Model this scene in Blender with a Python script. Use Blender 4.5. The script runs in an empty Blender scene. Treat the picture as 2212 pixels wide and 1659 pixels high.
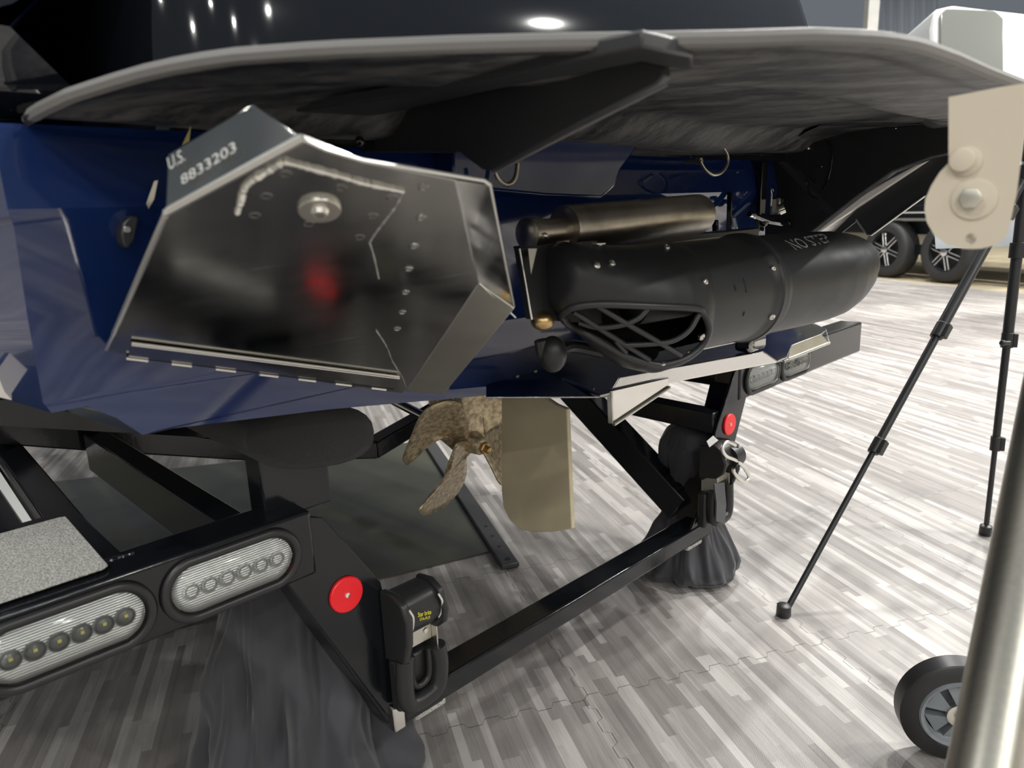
import bpy, math, random
from math import sin, cos, pi, radians, sqrt
from mathutils import Vector, noise
random.seed(7)
S = bpy.context.scene
COL = S.collection

# ---------------------------------------------------------------- camera
F_PX, PITCH, ROLL, CAM_H = 1569.5, 0.2351, 0.04064, 1.0367
W_PX, H_PX = 2212, 1659
FWD = Vector((0, cos(PITCH), -sin(PITCH)))
DWN = Vector((0, -sin(PITCH), -cos(PITCH)))
RGT = Vector((1, 0, 0))
cx = RGT * cos(ROLL) + DWN * sin(ROLL)
cy = -RGT * sin(ROLL) + DWN * cos(ROLL)
cam = bpy.data.cameras.new('camera')
camo = bpy.data.objects.new('camera', cam); COL.objects.link(camo)
from mathutils import Matrix
m = Matrix.Identity(4)
for i in range(3):
    m[i][0] = cx[i]; m[i][1] = -cy[i]; m[i][2] = -FWD[i]
m[2][3] = CAM_H
camo.matrix_world = m
cam.sensor_width = 36; cam.sensor_fit = 'HORIZONTAL'
cam.lens = 36 * F_PX / W_PX
cam.clip_start = 0.02
cam.dof.use_dof = True; cam.dof.focus_distance = 1.45; cam.dof.aperture_fstop = 5.5
S.camera = camo

# ---------------------------------------------------------------- view, world, lights
S.view_settings.view_transform = 'Standard'
S.view_settings.look = 'None'
S.view_settings.gamma = 1
S.view_settings.exposure = 0.0
S.view_settings.use_curve_mapping = False
wd = bpy.data.worlds.new('hall_air'); S.world = wd; wd.use_nodes = True
wd.node_tree.nodes['Background'].inputs[0].default_value = (0.80, 0.90, 1.0, 1)
wd.node_tree.nodes['Background'].inputs[1].default_value = 0.17

def lamp(x, y, z, size, power, col=(1, 0.985, 0.94)):
    l = bpy.data.lights.new('hall_light', 'AREA'); l.shape = 'DISK'; l.size = size; l.energy = power; l.color = col
    o = bpy.data.objects.new('hall_light', l); COL.objects.link(o); o.location = (x, y, z)
    return o
# high-bay lamps in rows under the hall roof; the bright aisle lies to starboard
LAMPS = [(2.6, 4.2, 300), (4.4, 4.6, 300), (6.5, 5.0, 380), (5.0, 1.5, 330), (9.0, 2.0, 380), (3.4, 8.5, 330), (5.6, 8.8, 330), (8.0, 9.0, 380),
         (4.0, -3.0, 60), (0.6, -5.5, 110), (-1.2, -4.2, 90), (2.4, -6.5, 70), (5.4, -6.5, 150), (-3.6, -1.0, 190), (-4.5, 4.0, 150), (-2, 8, 100), (12.5, 6, 420), (7.5, -3, 300),
         (-3.4, -6.8, 120), (0.2, -9, 200), (9.5, -7, 260)] + [(-8 + 3.1 * k, -15 - 3 * (k % 2), 160) for k in range(9)] + [(-7.5, -8, 120), (-9.5, -3, 120), (-8.5, 3, 100)]
for (x, y, p) in LAMPS:
    lamp(x, y, 6.2, 0.30, p * 0.82)

# ---------------------------------------------------------------- frames
AZ = radians(46.2)
LV = Vector((sin(AZ), cos(AZ), 0)); AV = Vector((cos(AZ), -sin(AZ), 0)); ZV = Vector((0, 0, 1))
CAM = Vector((0, 0, CAM_H))
def B(l, a, z): return LV * l + AV * a + ZV * z            # l to starboard, a aft, z up (trailer and boat frame)
def ray(x, y): return cx * ((x - W_PX / 2) / F_PX) + cy * ((y - H_PX / 2) / F_PX) + FWD
def PG(x, y, p, n):
    r = ray(x, y); return CAM + r * ((p - CAM).dot(n) / r.dot(n))
def PA(x, y, a): return PG(x, y, AV * a, AV)
def PL(x, y, l): return PG(x, y, LV * l, LV)
def PZ(x, y, z): return PG(x, y, ZV * z, ZV)
def PD(x, y, d): return CAM + ray(x, y) * d
def toB(p): return (p.dot(LV), p.dot(AV), p.z)

# ---------------------------------------------------------------- materials
def nt(name):
    mt = bpy.data.materials.new(name); mt.use_nodes = True
    t = mt.node_tree; b = t.nodes['Principled BSDF']
    return mt, t, b
def pb(name, col, rough=0.4, metal=0.0, coat=0.0, spec=0.5, bump=0, bscale=50, rvar=0, cvar=0, cscale=8, stretch=None, sheen=0, emis=None, aniso=0):
    mt, t, b = nt(name)
    b.inputs['Base Color'].default_value = (*col, 1)
    b.inputs['Roughness'].default_value = rough
    b.inputs['Metallic'].default_value = metal
    b.inputs['Coat Weight'].default_value = coat; b.inputs['Coat Roughness'].default_value = 0.03
    b.inputs['Specular IOR Level'].default_value = spec
    b.inputs['Sheen Weight'].default_value = sheen
    if emis: b.inputs['Emission Color'].default_value = (*emis[0], 1); b.inputs['Emission Strength'].default_value = emis[1]
    tc = t.nodes.new('ShaderNodeTexCoord'); src = tc.outputs['Object']
    if stretch:
        mp = t.nodes.new('ShaderNodeMapping'); mp.inputs['Scale'].default_value = stretch
        t.links.new(src, mp.inputs[0]); src = mp.outputs[0]
    def nz(scale, det=4):
        n = t.nodes.new('ShaderNodeTexNoise'); n.inputs['Scale'].default_value = scale; n.inputs['Detail'].default_value = det
        t.links.new(src, n.inputs['Vector']); return n.outputs[0]
    if bump:
        bp = t.nodes.new('ShaderNodeBump'); bp.inputs['Strength'].default_value = bump; bp.inputs['Distance'].default_value = 0.002
        t.links.new(nz(bscale), bp.inputs['Height']); t.links.new(bp.outputs[0], b.inputs['Normal'])
    if rvar:
        mr = t.nodes.new('ShaderNodeMapRange'); mr.inputs[1].default_value = 0.3; mr.inputs[2].default_value = 0.7
        mr.inputs[3].default_value = max(0.02, rough - rvar); mr.inputs[4].default_value = rough + rvar
        t.links.new(nz(cscale * 1.7), mr.inputs[0]); t.links.new(mr.outputs[0], b.inputs['Roughness'])
    if cvar:
        cr = t.nodes.new('ShaderNodeValToRGB'); e = cr.color_ramp.elements
        e[0].position = 0.35; e[1].position = 0.68
        e[0].color = (*[c * (1 - cvar) for c in col], 1); e[1].color = (*[min(1, c * (1 + cvar)) for c in col], 1)
        t.links.new(nz(cscale), cr.inputs[0]); t.links.new(cr.outputs[0], b.inputs['Base Color'])
    return mt
M = {}
M['gel_blue'] = pb('navy_gelcoat', (0.007, 0.021, 0.095), 0.07, spec=0.6, coat=0.4)
M['gel_black'] = pb('black_gelcoat', (0.006, 0.007, 0.010), 0.06, spec=0.6, coat=0.5)
M['paint'] = pb('black_trailer_paint', (0.006, 0.007, 0.009), 0.16, spec=0.5, bump=0.10, bscale=60)
M['plastic'] = pb('matt_black_plastic', (0.016, 0.017, 0.019), 0.42, bump=0.05, bscale=900, rvar=0.05)
M['plastic_lt'] = pb('charcoal_plastic', (0.03, 0.031, 0.034), 0.36)
M['dark'] = pb('dark_inside', (0.003, 0.003, 0.004), 0.6)
M['rubber'] = pb('black_rubber', (0.018, 0.018, 0.019), 0.38)
M['tyre'] = pb('tyre_rubber', (0.025, 0.025, 0.027), 0.6, bump=0.1, bscale=80)
M['steel'] = pb('polished_stainless', (0.72, 0.70, 0.66), 0.14, metal=1, rvar=0.06, cscale=12)
M['bright'] = pb('bright_edge_metal', (0.93, 0.91, 0.85), 0.28, metal=1)
M['weld'] = pb('weld_bead', (0.88, 0.86, 0.80), 0.35, metal=1, bump=0.8, bscale=160)
M['brush'] = pb('brushed_steel_tube', (0.46, 0.42, 0.36), 0.33, metal=1, bump=0.05, bscale=300, rvar=0.05, cvar=0.12, cscale=30)
M['bronze'] = pb('worn_bronze', (0.62, 0.51, 0.34), 0.38, metal=0.5, cvar=0.4, cscale=90, bump=0.15, bscale=200)
M['rudder'] = pb('olive_bronze_rudder', (0.60, 0.52, 0.35), 0.42, metal=0.1, cvar=0.06, cscale=10)
M['red'] = pb('red_reflector_plastic', (0.85, 0.010, 0.018), 0.25, bump=0.25, bscale=900)
M['cloth'] = pb('black_cloth', (0.036, 0.036, 0.043), 0.7, bump=0.2, bscale=500, sheen=0.25)
M['carpet'] = pb('bunk_carpet', (0.010, 0.011, 0.011), 0.85, bump=1.0, bscale=900, sheen=0.15)
M['cream'] = pb('cream_coated_metal', (0.62, 0.55, 0.44), 0.45, spec=0.4)
M['alu'] = pb('satin_aluminium', (0.72, 0.70, 0.62), 0.33, metal=1, cvar=0.06, cscale=14)
M['alu_br'] = pb('brushed_aluminium', (0.82, 0.80, 0.77), 0.30, metal=1, bump=0.25, bscale=120)
M['grey_plastic'] = pb('grey_wheel_plastic', (0.20, 0.22, 0.24), 0.42)
M['white'] = pb('white_panel', (0.62, 0.66, 0.70), 0.4)
M['whitep'] = pb('white_trim', (0.85, 0.86, 0.84), 0.4)
M['yellow'] = pb('yellow_print', (0.80, 0.75, 0.02), 0.5)
M['decal'] = pb('yellow_decal', (0.70, 0.62, 0.25), 0.5)
M['print'] = pb('grey_print', (0.42, 0.42, 0.43), 0.5)
M['stamp'] = pb('stamped_marks', (0.80, 0.79, 0.74), 0.4, metal=0.7)
M['led'] = pb('amber_led_chip', (0.75, 0.70, 0.18), 0.3)
M['tag'] = pb('white_label', (0.75, 0.74, 0.74), 0.6)
M['brass'] = pb('brass', (0.6, 0.42, 0.2), 0.3, metal=1)
M['galv'] = pb('galvanised_tube', (0.52, 0.50, 0.44), 0.36, metal=1, cvar=0.05, cscale=6, stretch=(30, 30, 1))
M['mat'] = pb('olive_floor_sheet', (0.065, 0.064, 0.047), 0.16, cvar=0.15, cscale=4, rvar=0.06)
M['grip'] = pb('grit_tread_pad', (0.46, 0.45, 0.42), 0.8, cvar=0.55, cscale=420, bump=1.0, bscale=500)
M['far_metal'] = pb('wheel_chrome', (0.7, 0.7, 0.7), 0.15, metal=1)
M['drape'] = pb('grey_drape', (0.16, 0.18, 0.21), 0.85, bump=0.3, bscale=30)
M['wallg'] = pb('grey_wall', (0.42, 0.41, 0.39), 0.7, cvar=0.05)
M['wallw'] = pb('cream_wall', (0.70, 0.67, 0.60), 0.7, cvar=0.3, cscale=.5)
M['sand'] = pb('tan_hall_floor', (0.40, 0.34, 0.23), 0.8, cvar=0.15, cscale=5)
M['cup_glass'] = pb('smoked_cup', (.16, .165, .165), .12)

def plate_mat():
    mt, t, b = nt('worn_stainless_plate')
    b.inputs['Metallic'].default_value = 1
    tc = t.nodes.new('ShaderNodeTexCoord')
    def noise_(scale, st, det=5):
        mp = t.nodes.new('ShaderNodeMapping'); mp.inputs['Scale'].default_value = st; mp.inputs['Rotation'].default_value = (0.3, 0.5, 0.9)
        n = t.nodes.new('ShaderNodeTexNoise'); n.inputs['Scale'].default_value = scale; n.inputs['Detail'].default_value = det
        t.links.new(tc.outputs['Object'], mp.inputs[0]); t.links.new(mp.outputs[0], n.inputs['Vector']); return n.outputs[0]
    cr = t.nodes.new('ShaderNodeValToRGB'); e = cr.color_ramp.elements
    e[0].position = 0.3; e[0].color = (0.34, 0.34, 0.33, 1); e[1].position = 0.75; e[1].color = (0.50, 0.49, 0.46, 1)
    t.links.new(noise_(5, (1, 1, 1)), cr.inputs[0])
    # fine light scratches
    sc = t.nodes.new('ShaderNodeValToRGB'); s = sc.color_ramp.elements
    s[0].position = 0.66; s[0].color = (0, 0, 0, 1); s[1].position = 0.74; s[1].color = (0.5, 0.5, 0.5, 1)
    t.links.new(noise_(9, (1, 14, 1.5)), sc.inputs[0])
    mx = t.nodes.new('ShaderNodeMix'); mx.data_type = 'RGBA'; mx.blend_type = 'ADD'; mx.inputs[0].default_value = 0.6
    t.links.new(cr.outputs[0], mx.inputs[6]); t.links.new(sc.outputs[0], mx.inputs[7]); t.links.new(mx.outputs[2], b.inputs['Base Color'])
    mr = t.nodes.new('ShaderNodeMapRange'); mr.inputs[1].default_value = 0.3; mr.inputs[2].default_value = 0.75
    mr.inputs[3].default_value = 0.10; mr.inputs[4].default_value = 0.22
    t.links.new(noise_(7, (1, 3, 1)), mr.inputs[0]); t.links.new(mr.outputs[0], b.inputs['Roughness'])
    return mt
M['plate'] = plate_mat()

def platform_mat():
    mt, t, b = nt('dusty_black_platform')
    tc = t.nodes.new('ShaderNodeTexCoord')
    n = t.nodes.new('ShaderNodeTexNoise'); n.inputs['Scale'].default_value = 7; n.inputs['Detail'].default_value = 10; n.inputs['Roughness'].default_value = 0.75
    mp = t.nodes.new('ShaderNodeMapping'); mp.inputs['Rotation'].default_value = (0, 0, radians(44)); mp.inputs['Scale'].default_value = (1, 2.6, 1)
    t.links.new(tc.outputs['Object'], mp.inputs[0]); t.links.new(mp.outputs[0], n.inputs['Vector'])
    cr = t.nodes.new('ShaderNodeValToRGB'); e = cr.color_ramp.elements
    e[0].position = 0.44; e[0].color = (0.022, 0.023, 0.026, 1); e[1].position = 0.60; e[1].color = (0.14, 0.135, 0.13, 1)
    t.links.new(n.outputs[0], cr.inputs[0]); t.links.new(cr.outputs[0], b.inputs['Base Color'])
    b.inputs['Roughness'].default_value = 0.5
    bp = t.nodes.new('ShaderNodeBump'); bp.inputs['Strength'].default_value = 0.6; bp.inputs['Distance'].default_value = 0.004
    n2 = t.nodes.new('ShaderNodeTexNoise'); n2.inputs['Scale'].default_value = 40; n2.inputs['Detail'].default_value = 6
    t.links.new(tc.outputs['Object'], n2.inputs['Vector']); t.links.new(n2.outputs[0], bp.inputs['Height']); t.links.new(bp.outputs[0], b.inputs['Normal'])
    return mt
M['platform'] = platform_mat()

def lens_mat():
    mt, t, b = nt('clear_lamp_lens')
    out = t.nodes['Material Output']
    tr = t.nodes.new('ShaderNodeBsdfTransparent'); tr.inputs[0].default_value = (0.93, 0.94, 0.93, 1)
    gl = t.nodes.new('ShaderNodeBsdfGlossy'); gl.inputs['Roughness'].default_value = 0.05
    fr = t.nodes.new('ShaderNodeFresnel'); fr.inputs[0].default_value = 1.5
    mx = t.nodes.new('ShaderNodeMixShader')
    t.links.new(fr.outputs[0], mx.inputs[0]); t.links.new(tr.outputs[0], mx.inputs[1]); t.links.new(gl.outputs[0], mx.inputs[2])
    t.links.new(mx.outputs[0], out.inputs[0]); return mt
M['lens'] = lens_mat()

def refl_mat():      # silvered lamp bowl with fine ribs
    mt, t, b = nt('ribbed_lamp_bowl')
    b.inputs['Base Color'].default_value = (0.62, 0.63, 0.62, 1); b.inputs['Metallic'].default_value = 0.35; b.inputs['Roughness'].default_value = 0.3
    tc = t.nodes.new('ShaderNodeTexCoord'); w = t.nodes.new('ShaderNodeTexWave'); w.inputs['Scale'].default_value = 95; w.bands_direction = 'Z'
    w.inputs['Distortion'].default_value = 1.2
    bp = t.nodes.new('ShaderNodeBump'); bp.inputs['Strength'].default_value = 0.7; bp.inputs['Distance'].default_value = 0.001
    t.links.new(tc.outputs['Object'], w.inputs['Vector']); t.links.new(w.outputs[1], bp.inputs['Height']); t.links.new(bp.outputs[0], b.inputs['Normal'])
    return mt
M['bowl'] = refl_mat()

def floor_mat():
    mt, t, b = nt('foam_mat_wood_print')
    N = t.nodes.new; L_ = t.links.new
    al, a0, r0, T = -0.28176773, 1.72969299, 1.28495722, 0.61
    u = (cos(al), -sin(al), 0); v = (sin(al), cos(al), 0)
    geo = N('ShaderNodeNewGeometry')
    def math_(op, a, bb=None, c=None):
        n = N('ShaderNodeMath'); n.operation = op
        for i, q in enumerate((a, bb, c)):
            if q is None: continue
            if isinstance(q, (int, float)): n.inputs[i].default_value = q
            else: L_(q, n.inputs[i])
        return n.outputs[0]
    def dot(vec, off):
        n = N('ShaderNodeVectorMath'); n.operation = 'DOT_PRODUCT'; L_(geo.outputs['Position'], n.inputs[0]); n.inputs[1].default_value = vec
        return math_('SUBTRACT', n.outputs['Value'], off)
    U = dot(u, a0); V = dot(v, r0)
    def white(x, y, seed):
        c = N('ShaderNodeCombineXYZ'); L_(x, c.inputs[0])
        if y is None: c.inputs[1].default_value = 0
        else: L_(y, c.inputs[1])
        c.inputs[2].default_value = seed
        w = N('ShaderNodeTexWhiteNoise'); w.noise_dimensions = '3D'; L_(c.outputs[0], w.inputs[0]); return w.outputs['Value']
    def layer(width, length, seed):
        s = math_('FLOOR', math_('DIVIDE', U, width))
        off = math_('MULTIPLY', white(s, None, seed), 7.3)
        k = math_('FLOOR', math_('ADD', math_('DIVIDE', V, length), off))
        return white(s, k, seed + 3.1)
    l1 = layer(0.0185, 0.34, 1.0); l2 = layer(0.037, 0.52, 5.0); l3 = layer(0.0122, 0.8, 9.0)
    tone = math_('ADD', math_('MULTIPLY', l1, 0.50), math_('ADD', math_('MULTIPLY', l2, 0.34), math_('MULTIPLY', l3, 0.16)))
    # grain drawn out along the strips
    c = N('ShaderNodeCombineXYZ'); L_(math_('MULTIPLY', U, 330), c.inputs[0]); L_(math_('MULTIPLY', V, 12), c.inputs[1]); L_(math_('MULTIPLY', l1, 20), c.inputs[2])
    g = N('ShaderNodeTexNoise'); g.inputs['Scale'].default_value = 1; g.inputs['Detail'].default_value = 4; g.inputs['Distortion'].default_value = 0.6; L_(c.outputs[0], g.inputs['Vector'])
    tone = math_('ADD', tone, math_('MULTIPLY', math_('SUBTRACT', g.outputs[0], 0.5), 0.42))
    c2 = N('ShaderNodeCombineXYZ'); L_(math_('MULTIPLY', U, 3), c2.inputs[0]); L_(math_('MULTIPLY', V, 1.6), c2.inputs[1])
    g2 = N('ShaderNodeTexNoise'); g2.inputs['Scale'].default_value = 1.3; g2.inputs['Detail'].default_value = 3; L_(c2.outputs[0], g2.inputs['Vector'])
    cr = N('ShaderNodeValToRGB'); e = cr.color_ramp.elements
    e[0].position = 0.12; e[0].color = (0.17, 0.155, 0.147, 1); e[1].position = 0.88; e[1].color = (0.47, 0.445, 0.425, 1)
    x = cr.color_ramp.elements.new(0.5); x.color = (0.27, 0.25, 0.238, 1)
    L_(tone, cr.inputs[0])
    # puzzle-joint seams of the foam tiles
    def seam(P, Q):
        tr = math_('MULTIPLY', math_('SINE', math_('MULTIPLY', Q, 2 * pi / 0.0763)), 3.0)
        n = N('ShaderNodeClamp'); L_(tr, n.inputs[0]); n.inputs[1].default_value = -1; n.inputs[2].default_value = 1
        off = math_('MULTIPLY', n.outputs[0], 0.0075)
        q = math_('ADD', math_('SUBTRACT', P, off), T * 50.5)
        q = math_('ABSOLUTE', math_('SUBTRACT', math_('MODULO', q, T), T / 2))
        return math_('LESS_THAN', q, 0.0011)
    sm = math_('MAXIMUM', seam(U, V), seam(V, U))
    mx = N('ShaderNodeMix'); mx.data_type = 'RGBA'; L_(math_('MULTIPLY', sm, 0.75), mx.inputs[0]); L_(cr.outputs[0], mx.inputs[6]); mx.inputs[7].default_value = (0.05, 0.048, 0.045, 1)
    L_(mx.outputs[2], b.inputs['Base Color'])
    b.inputs['Roughness'].default_value = 0.42
    # embossed dots
    sx = math_('SINE', math_('MULTIPLY', U, 2 * pi / 0.0042)); sy = math_('SINE', math_('MULTIPLY', V, 2 * pi / 0.0042))
    hh = math_('SUBTRACT', math_('MULTIPLY', math_('MULTIPLY', sx, sy), 0.5), math_('MULTIPLY', sm, 3))
    bp = N('ShaderNodeBump'); bp.inputs['Strength'].default_value = 0.35; bp.inputs['Distance'].default_value = 0.0006
    L_(hh, bp.inputs['Height']); L_(bp.outputs[0], b.inputs['Normal'])
    return mt
M['floor'] = floor_mat()

# ---------------------------------------------------------------- mesh kit
class MB:
    def __init__(s): s.v = []; s.f = []
    def add(s, vs, fs):
        k = len(s.v); s.v += [Vector(p) for p in vs]; s.f += [tuple(i + k for i in f) for f in fs]; return s
    def box(s, c, ax, h):            # centre, three axes, half sizes
        X, Y, Z = [Vector(a) * q for a, q in zip(ax, h)]; c = Vector(c)
        vs = [c + X * i + Y * j + Z * k for i in (-1, 1) for j in (-1, 1) for k in (-1, 1)]
        return s.add(vs, [(0, 1, 3, 2), (4, 6, 7, 5), (0, 4, 5, 1), (2, 3, 7, 6), (0, 2, 6, 4), (1, 5, 7, 3)])
    def bbox(s, l0, l1, a0, a1, z0, z1):
        return s.box(B((l0 + l1) / 2, (a0 + a1) / 2, (z0 + z1) / 2), (LV, AV, ZV), (abs(l1 - l0) / 2, abs(a1 - a0) / 2, abs(z1 - z0) / 2))
    def prism(s, pts, d):
        pts = [Vector(p) for p in pts]; n = len(pts); d = Vector(d)
        return s.add(pts + [p + d for p in pts], [tuple(range(n)), tuple(range(2 * n - 1, n - 1, -1))] + [(i, i + n, (i + 1) % n + n, (i + 1) % n) for i in range(n)])
    def tube(s, path, r, n=12, cap=True, closed=False):
        path = [Vector(p) for p in path]; rs = r if isinstance(r, (list, tuple)) else [r] * len(path)
        m_ = len(path); vs = []; prev = None
        for i, p in enumerate(path):
            if closed: t = path[(i + 1) % m_] - path[i - 1]
            else: t = path[min(i + 1, m_ - 1)] - path[max(i - 1, 0)]
            t.normalize()
            if prev is None:
                up = Vector((0, 0, 1)) if abs(t.z) < 0.9 else Vector((1, 0, 0)); x = t.cross(up).normalized()
            else: x = (prev - t * prev.dot(t)).normalized()
            prev = x; y = t.cross(x)
            vs += [p + (x * cos(2 * pi * k / n) + y * sin(2 * pi * k / n)) * rs[i] for k in range(n)]
        fs = []
        for i in range(m_ if closed else m_ - 1):
            j = (i + 1) % m_
            fs += [(i * n + k, i * n + (k + 1) % n, j * n + (k + 1) % n, j * n + k) for k in range(n)]
        if cap and not closed: fs += [tuple(range(n - 1, -1, -1)), tuple(range((m_ - 1) * n, m_ * n))]
        return s.add(vs, fs)
    def lathe(s, o, ax, prof, n=32, cap=True):          # profile of (distance along ax, radius)
        ax = Vector(ax).normalized(); o = Vector(o)
        up = Vector((0, 0, 1)) if abs(ax.z) < 0.9 else Vector((1, 0, 0)); x = ax.cross(up).normalized(); y = ax.cross(x)
        vs = [o + ax * d + (x * cos(2 * pi * k / n) + y * sin(2 * pi * k / n)) * r for d, r in prof for k in range(n)]
        m_ = len(prof); fs = [(i * n + k, i * n + (k + 1) % n, (i + 1) * n + (k + 1) % n, (i + 1) * n + k) for i in range(m_ - 1) for k in range(n)]
        if cap: fs += [tuple(range(n - 1, -1, -1)), tuple(range((m_ - 1) * n, m_ * n))]
        return s.add(vs, fs)
    def grid(s, rows, close=False):
        m_, n = len(rows), len(rows[0])
        fs = [(i * n + j, i * n + (j + 1) % n, (i + 1) * n + (j + 1) % n, (i + 1) * n + j) for i in range(m_ - 1) for j in range(n if close else n - 1)]
        return s.add([p for r in rows for p in r], fs)
    def ball(s, c, r, n=14, sc=(1, 1, 1)):
        rows = []
        for i in range(n + 1):
            th = pi * i / n
            rows.append([Vector(c) + Vector((sin(th) * cos(2 * pi * k / n) * sc[0], sin(th) * sin(2 * pi * k / n) * sc[1], cos(th) * sc[2])) * r for k in range(n)])
        return s.grid(rows, True)
SPLIT = {'rivet_head', 'bolt_head', 'transom_trim', 'drain_plug', 'bracket_edge', 'trim_clip', 'strap_label', 'wheel_spoke', 'molded_rib', 'white_strip', 'aluminium_strip', 'tab_rim', 'ratchet_wheel', 'buckle', 'weld_line', 'hinge_weld', 'drain_fitting'}
def obj(name, mb, mat, parent=None, bevel=0, smooth=35, label=None, seg=2):
    if name in SPLIT and parent is not None:
        par = list(range(len(mb.v)))
        def find(i):
            while par[i] != i: par[i] = par[par[i]]; i = par[i]
            return i
        for f in mb.f:
            for i in f[1:]: par[find(i)] = find(f[0])
        comps = {}
        for f in mb.f: comps.setdefault(find(f[0]), []).append(f)
        if len(comps) > 1:
            r = None
            for fs_ in comps.values():
                ids = sorted({i for f in fs_ for i in f}); ix = {i: k for k, i in enumerate(ids)}
                one = MB(); one.v = [mb.v[i] for i in ids]; one.f = [tuple(ix[i] for i in f) for f in fs_]
                r = build_obj(name, one, mat, parent, bevel, smooth, label, seg)
            return r
    return build_obj(name, mb, mat, parent, bevel, smooth, label, seg)
def build_obj(name, mb, mat, parent=None, bevel=0, smooth=35, label=None, seg=2):
    off = Vector((0, 0, 0)); q = parent
    while q is not None: off += q.location; q = q.parent
    me = bpy.data.meshes.new(name); me.from_pydata([p - off for p in mb.v], [], mb.f); me.update()
    me.materials.append(M[mat] if isinstance(mat, str) else mat)
    me.validate()
    import bmesh
    bm = bmesh.new(); bm.from_mesh(me); bmesh.ops.remove_doubles(bm, verts=bm.verts, dist=1e-6); bmesh.ops.recalc_face_normals(bm, faces=bm.faces); bm.to_mesh(me); bm.free()
    if smooth:
        for p in me.polygons: p.use_smooth = True
        me.set_sharp_from_angle(angle=radians(smooth))
    o = bpy.data.objects.new(name, me); COL.objects.link(o)
    if parent is not None: o.parent = parent
    if bevel:
        md = o.modifiers.new('edge', 'BEVEL'); md.width = bevel; md.segments = seg; md.limit_method = 'ANGLE'; md.angle_limit = radians(40)
        md.harden_normals = False
    if label: o['label'] = label
    return o
def thing(name, label, cat, loc, group=None):
    o = bpy.data.objects.new(name, None); COL.objects.link(o); o.location = loc; o.empty_display_size = 0.05
    o['label'] = label; o['category'] = cat
    if group: o['group'] = group
    return o
def tag(o, label, cat, group=None):
    o['label'] = label; o['category'] = cat
    if group: o['group'] = group
    return o
def struct(name, mb, mat, **k):
    o = obj(name, mb, mat, **k); o['kind'] = 'structure'; return o
def cut(pts, a=0.0, b=1.0): return pts
def smoothpath(pts, n=6, closed=False):
    pts = [Vector(p) for p in pts]; m_ = len(pts); out = []
    for i in range(m_ if closed else m_ - 1):
        p1, p2 = pts[i], pts[(i + 1) % m_]
        p0 = pts[i - 1] if (i > 0 or closed) else p1 * 2 - p2
        p3 = pts[(i + 2) % m_] if (i < m_ - 2 or closed) else p2 * 2 - p1
        for k in range(n):
            t = k / n
            out.append(0.5 * ((2 * p1) + (p2 - p0) * t + (2 * p0 - 5 * p1 + 4 * p2 - p3) * t * t + (3 * p1 - p0 - 3 * p2 + p3) * t ** 3))
    if not closed: out.append(pts[-1])
    return out
def text_verts(txt, size, bevel=0.0):
    c = bpy.data.curves.new('lettering', 'FONT'); c.body = txt; c.size = size; c.resolution_u = 3
    o = bpy.data.objects.new('lettering', c); COL.objects.link(o)
    dg = bpy.context.evaluated_depsgraph_get(); me = bpy.data.meshes.new_from_object(o.evaluated_get(dg))
    vs = [v.co.copy() for v in me.vertices]; fs = [tuple(p.vertices) for p in me.polygons]
    bpy.data.objects.remove(o); bpy.data.curves.remove(c); bpy.data.meshes.remove(me)
    return vs, fs

# ================================================================ SETTING
mb = MB().add([(-9, -7, 0), (9.5, -7, 0), (4.06, 11.4, 0), (-9, 11.4, 0)], [(0, 1, 2, 3)])
struct('floor', mb, 'floor', smooth=0)
struct('floor', MB().add([(-25, -24, -0.006), (28, -24, -0.006), (28, 30, -0.006), (-25, 30, -0.006)], [(0, 1, 2, 3)]), 'sand', smooth=0)
def wall(name, p, q, h, mat):
    p = Vector((*p, 0)); q = Vector((*q, 0)); d = (q - p).normalized(); n = Vector((-d.y, d.x, 0)) * 0.15
    struct(name, MB().prism([p, q, q + ZV * h, p + ZV * h], n), mat, smooth=0)
wall('wall_back', (-25, 22), (28, 22), 5, 'wallg')
wall('wall_left', (-14, -22), (-14, 22), 5, 'wallg')
wall('wall_front', (21, -22), (-14, -22), 5, 'wallw')
wall('wall_right', (21, 22), (21, -22), 5, 'wallw')

# ================================================================ BOAT
CL = 1.10                                   # centreline
boat = thing('boat', 'navy blue ski boat seen from its stern, resting on the black trailer', 'boat', B(CL, -0.9, 0.0))
def P(n): return n
# --- hull: stations from transom to bow
def half(l_side=1):
    pass
def section(s, a_fn):
    # s: 0 at transom .. 1 at bow ; returns ring port sheer -> keel -> starboard sheer
    w = (1 - s ** 2.6) * (1 + .13 * min(1, s * 21 / 3)) if s else 1.0; up = 0.42 * s ** 2.2
    pr = [(0.95, 1.132), (0.953, 1.055), (0.950, 1.04), (0.945, 0.95), (0.938, 0.855), (0.932, 0.842), (0.898, 0.842), (0.87, 0.822), (0.845, 0.795), (0.83, 0.797), (0.6, 0.772), (0.3, 0.73), (0.10, 0.700), (0.0, 0.690)]
    port = [(CL - x * w * 1.0, z + up * max(0, (1.42 - z) / .72)) for x, z in pr]
    stb = [(2 * CL - l, z) for l, z in port[:-1]][::-1]
    return [B(l, a_fn(z), z) for l, z in port + stb]
def rake(z):
    if z < 0.86: return -0.90
    if z < 1.05: return -0.90 + (z - 0.86) / 0.19 * 0.095
    return -0.805 - max(0, z - 1.06) * 0.25
rows = []
for i in range(22):
    s_ = i / 21
    rows.append(section(s_, lambda z, s=s_: rake(z) * (1 - s) ** 4 + (-0.9) * (1 - (1 - s) ** 4) - 4.9 * s if s else rake(z)))
hb = MB().grid(rows)
# transom face: strips between port and starboard ring points
ring = rows[0]; n = len(ring)
fs = []; vs = []
NC = 24
for i in range(n // 2):
    p, q = ring[i], ring[n - 1 - i]
    vs.append([p.lerp(q, k / NC) for k in range(NC + 1)])
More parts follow.
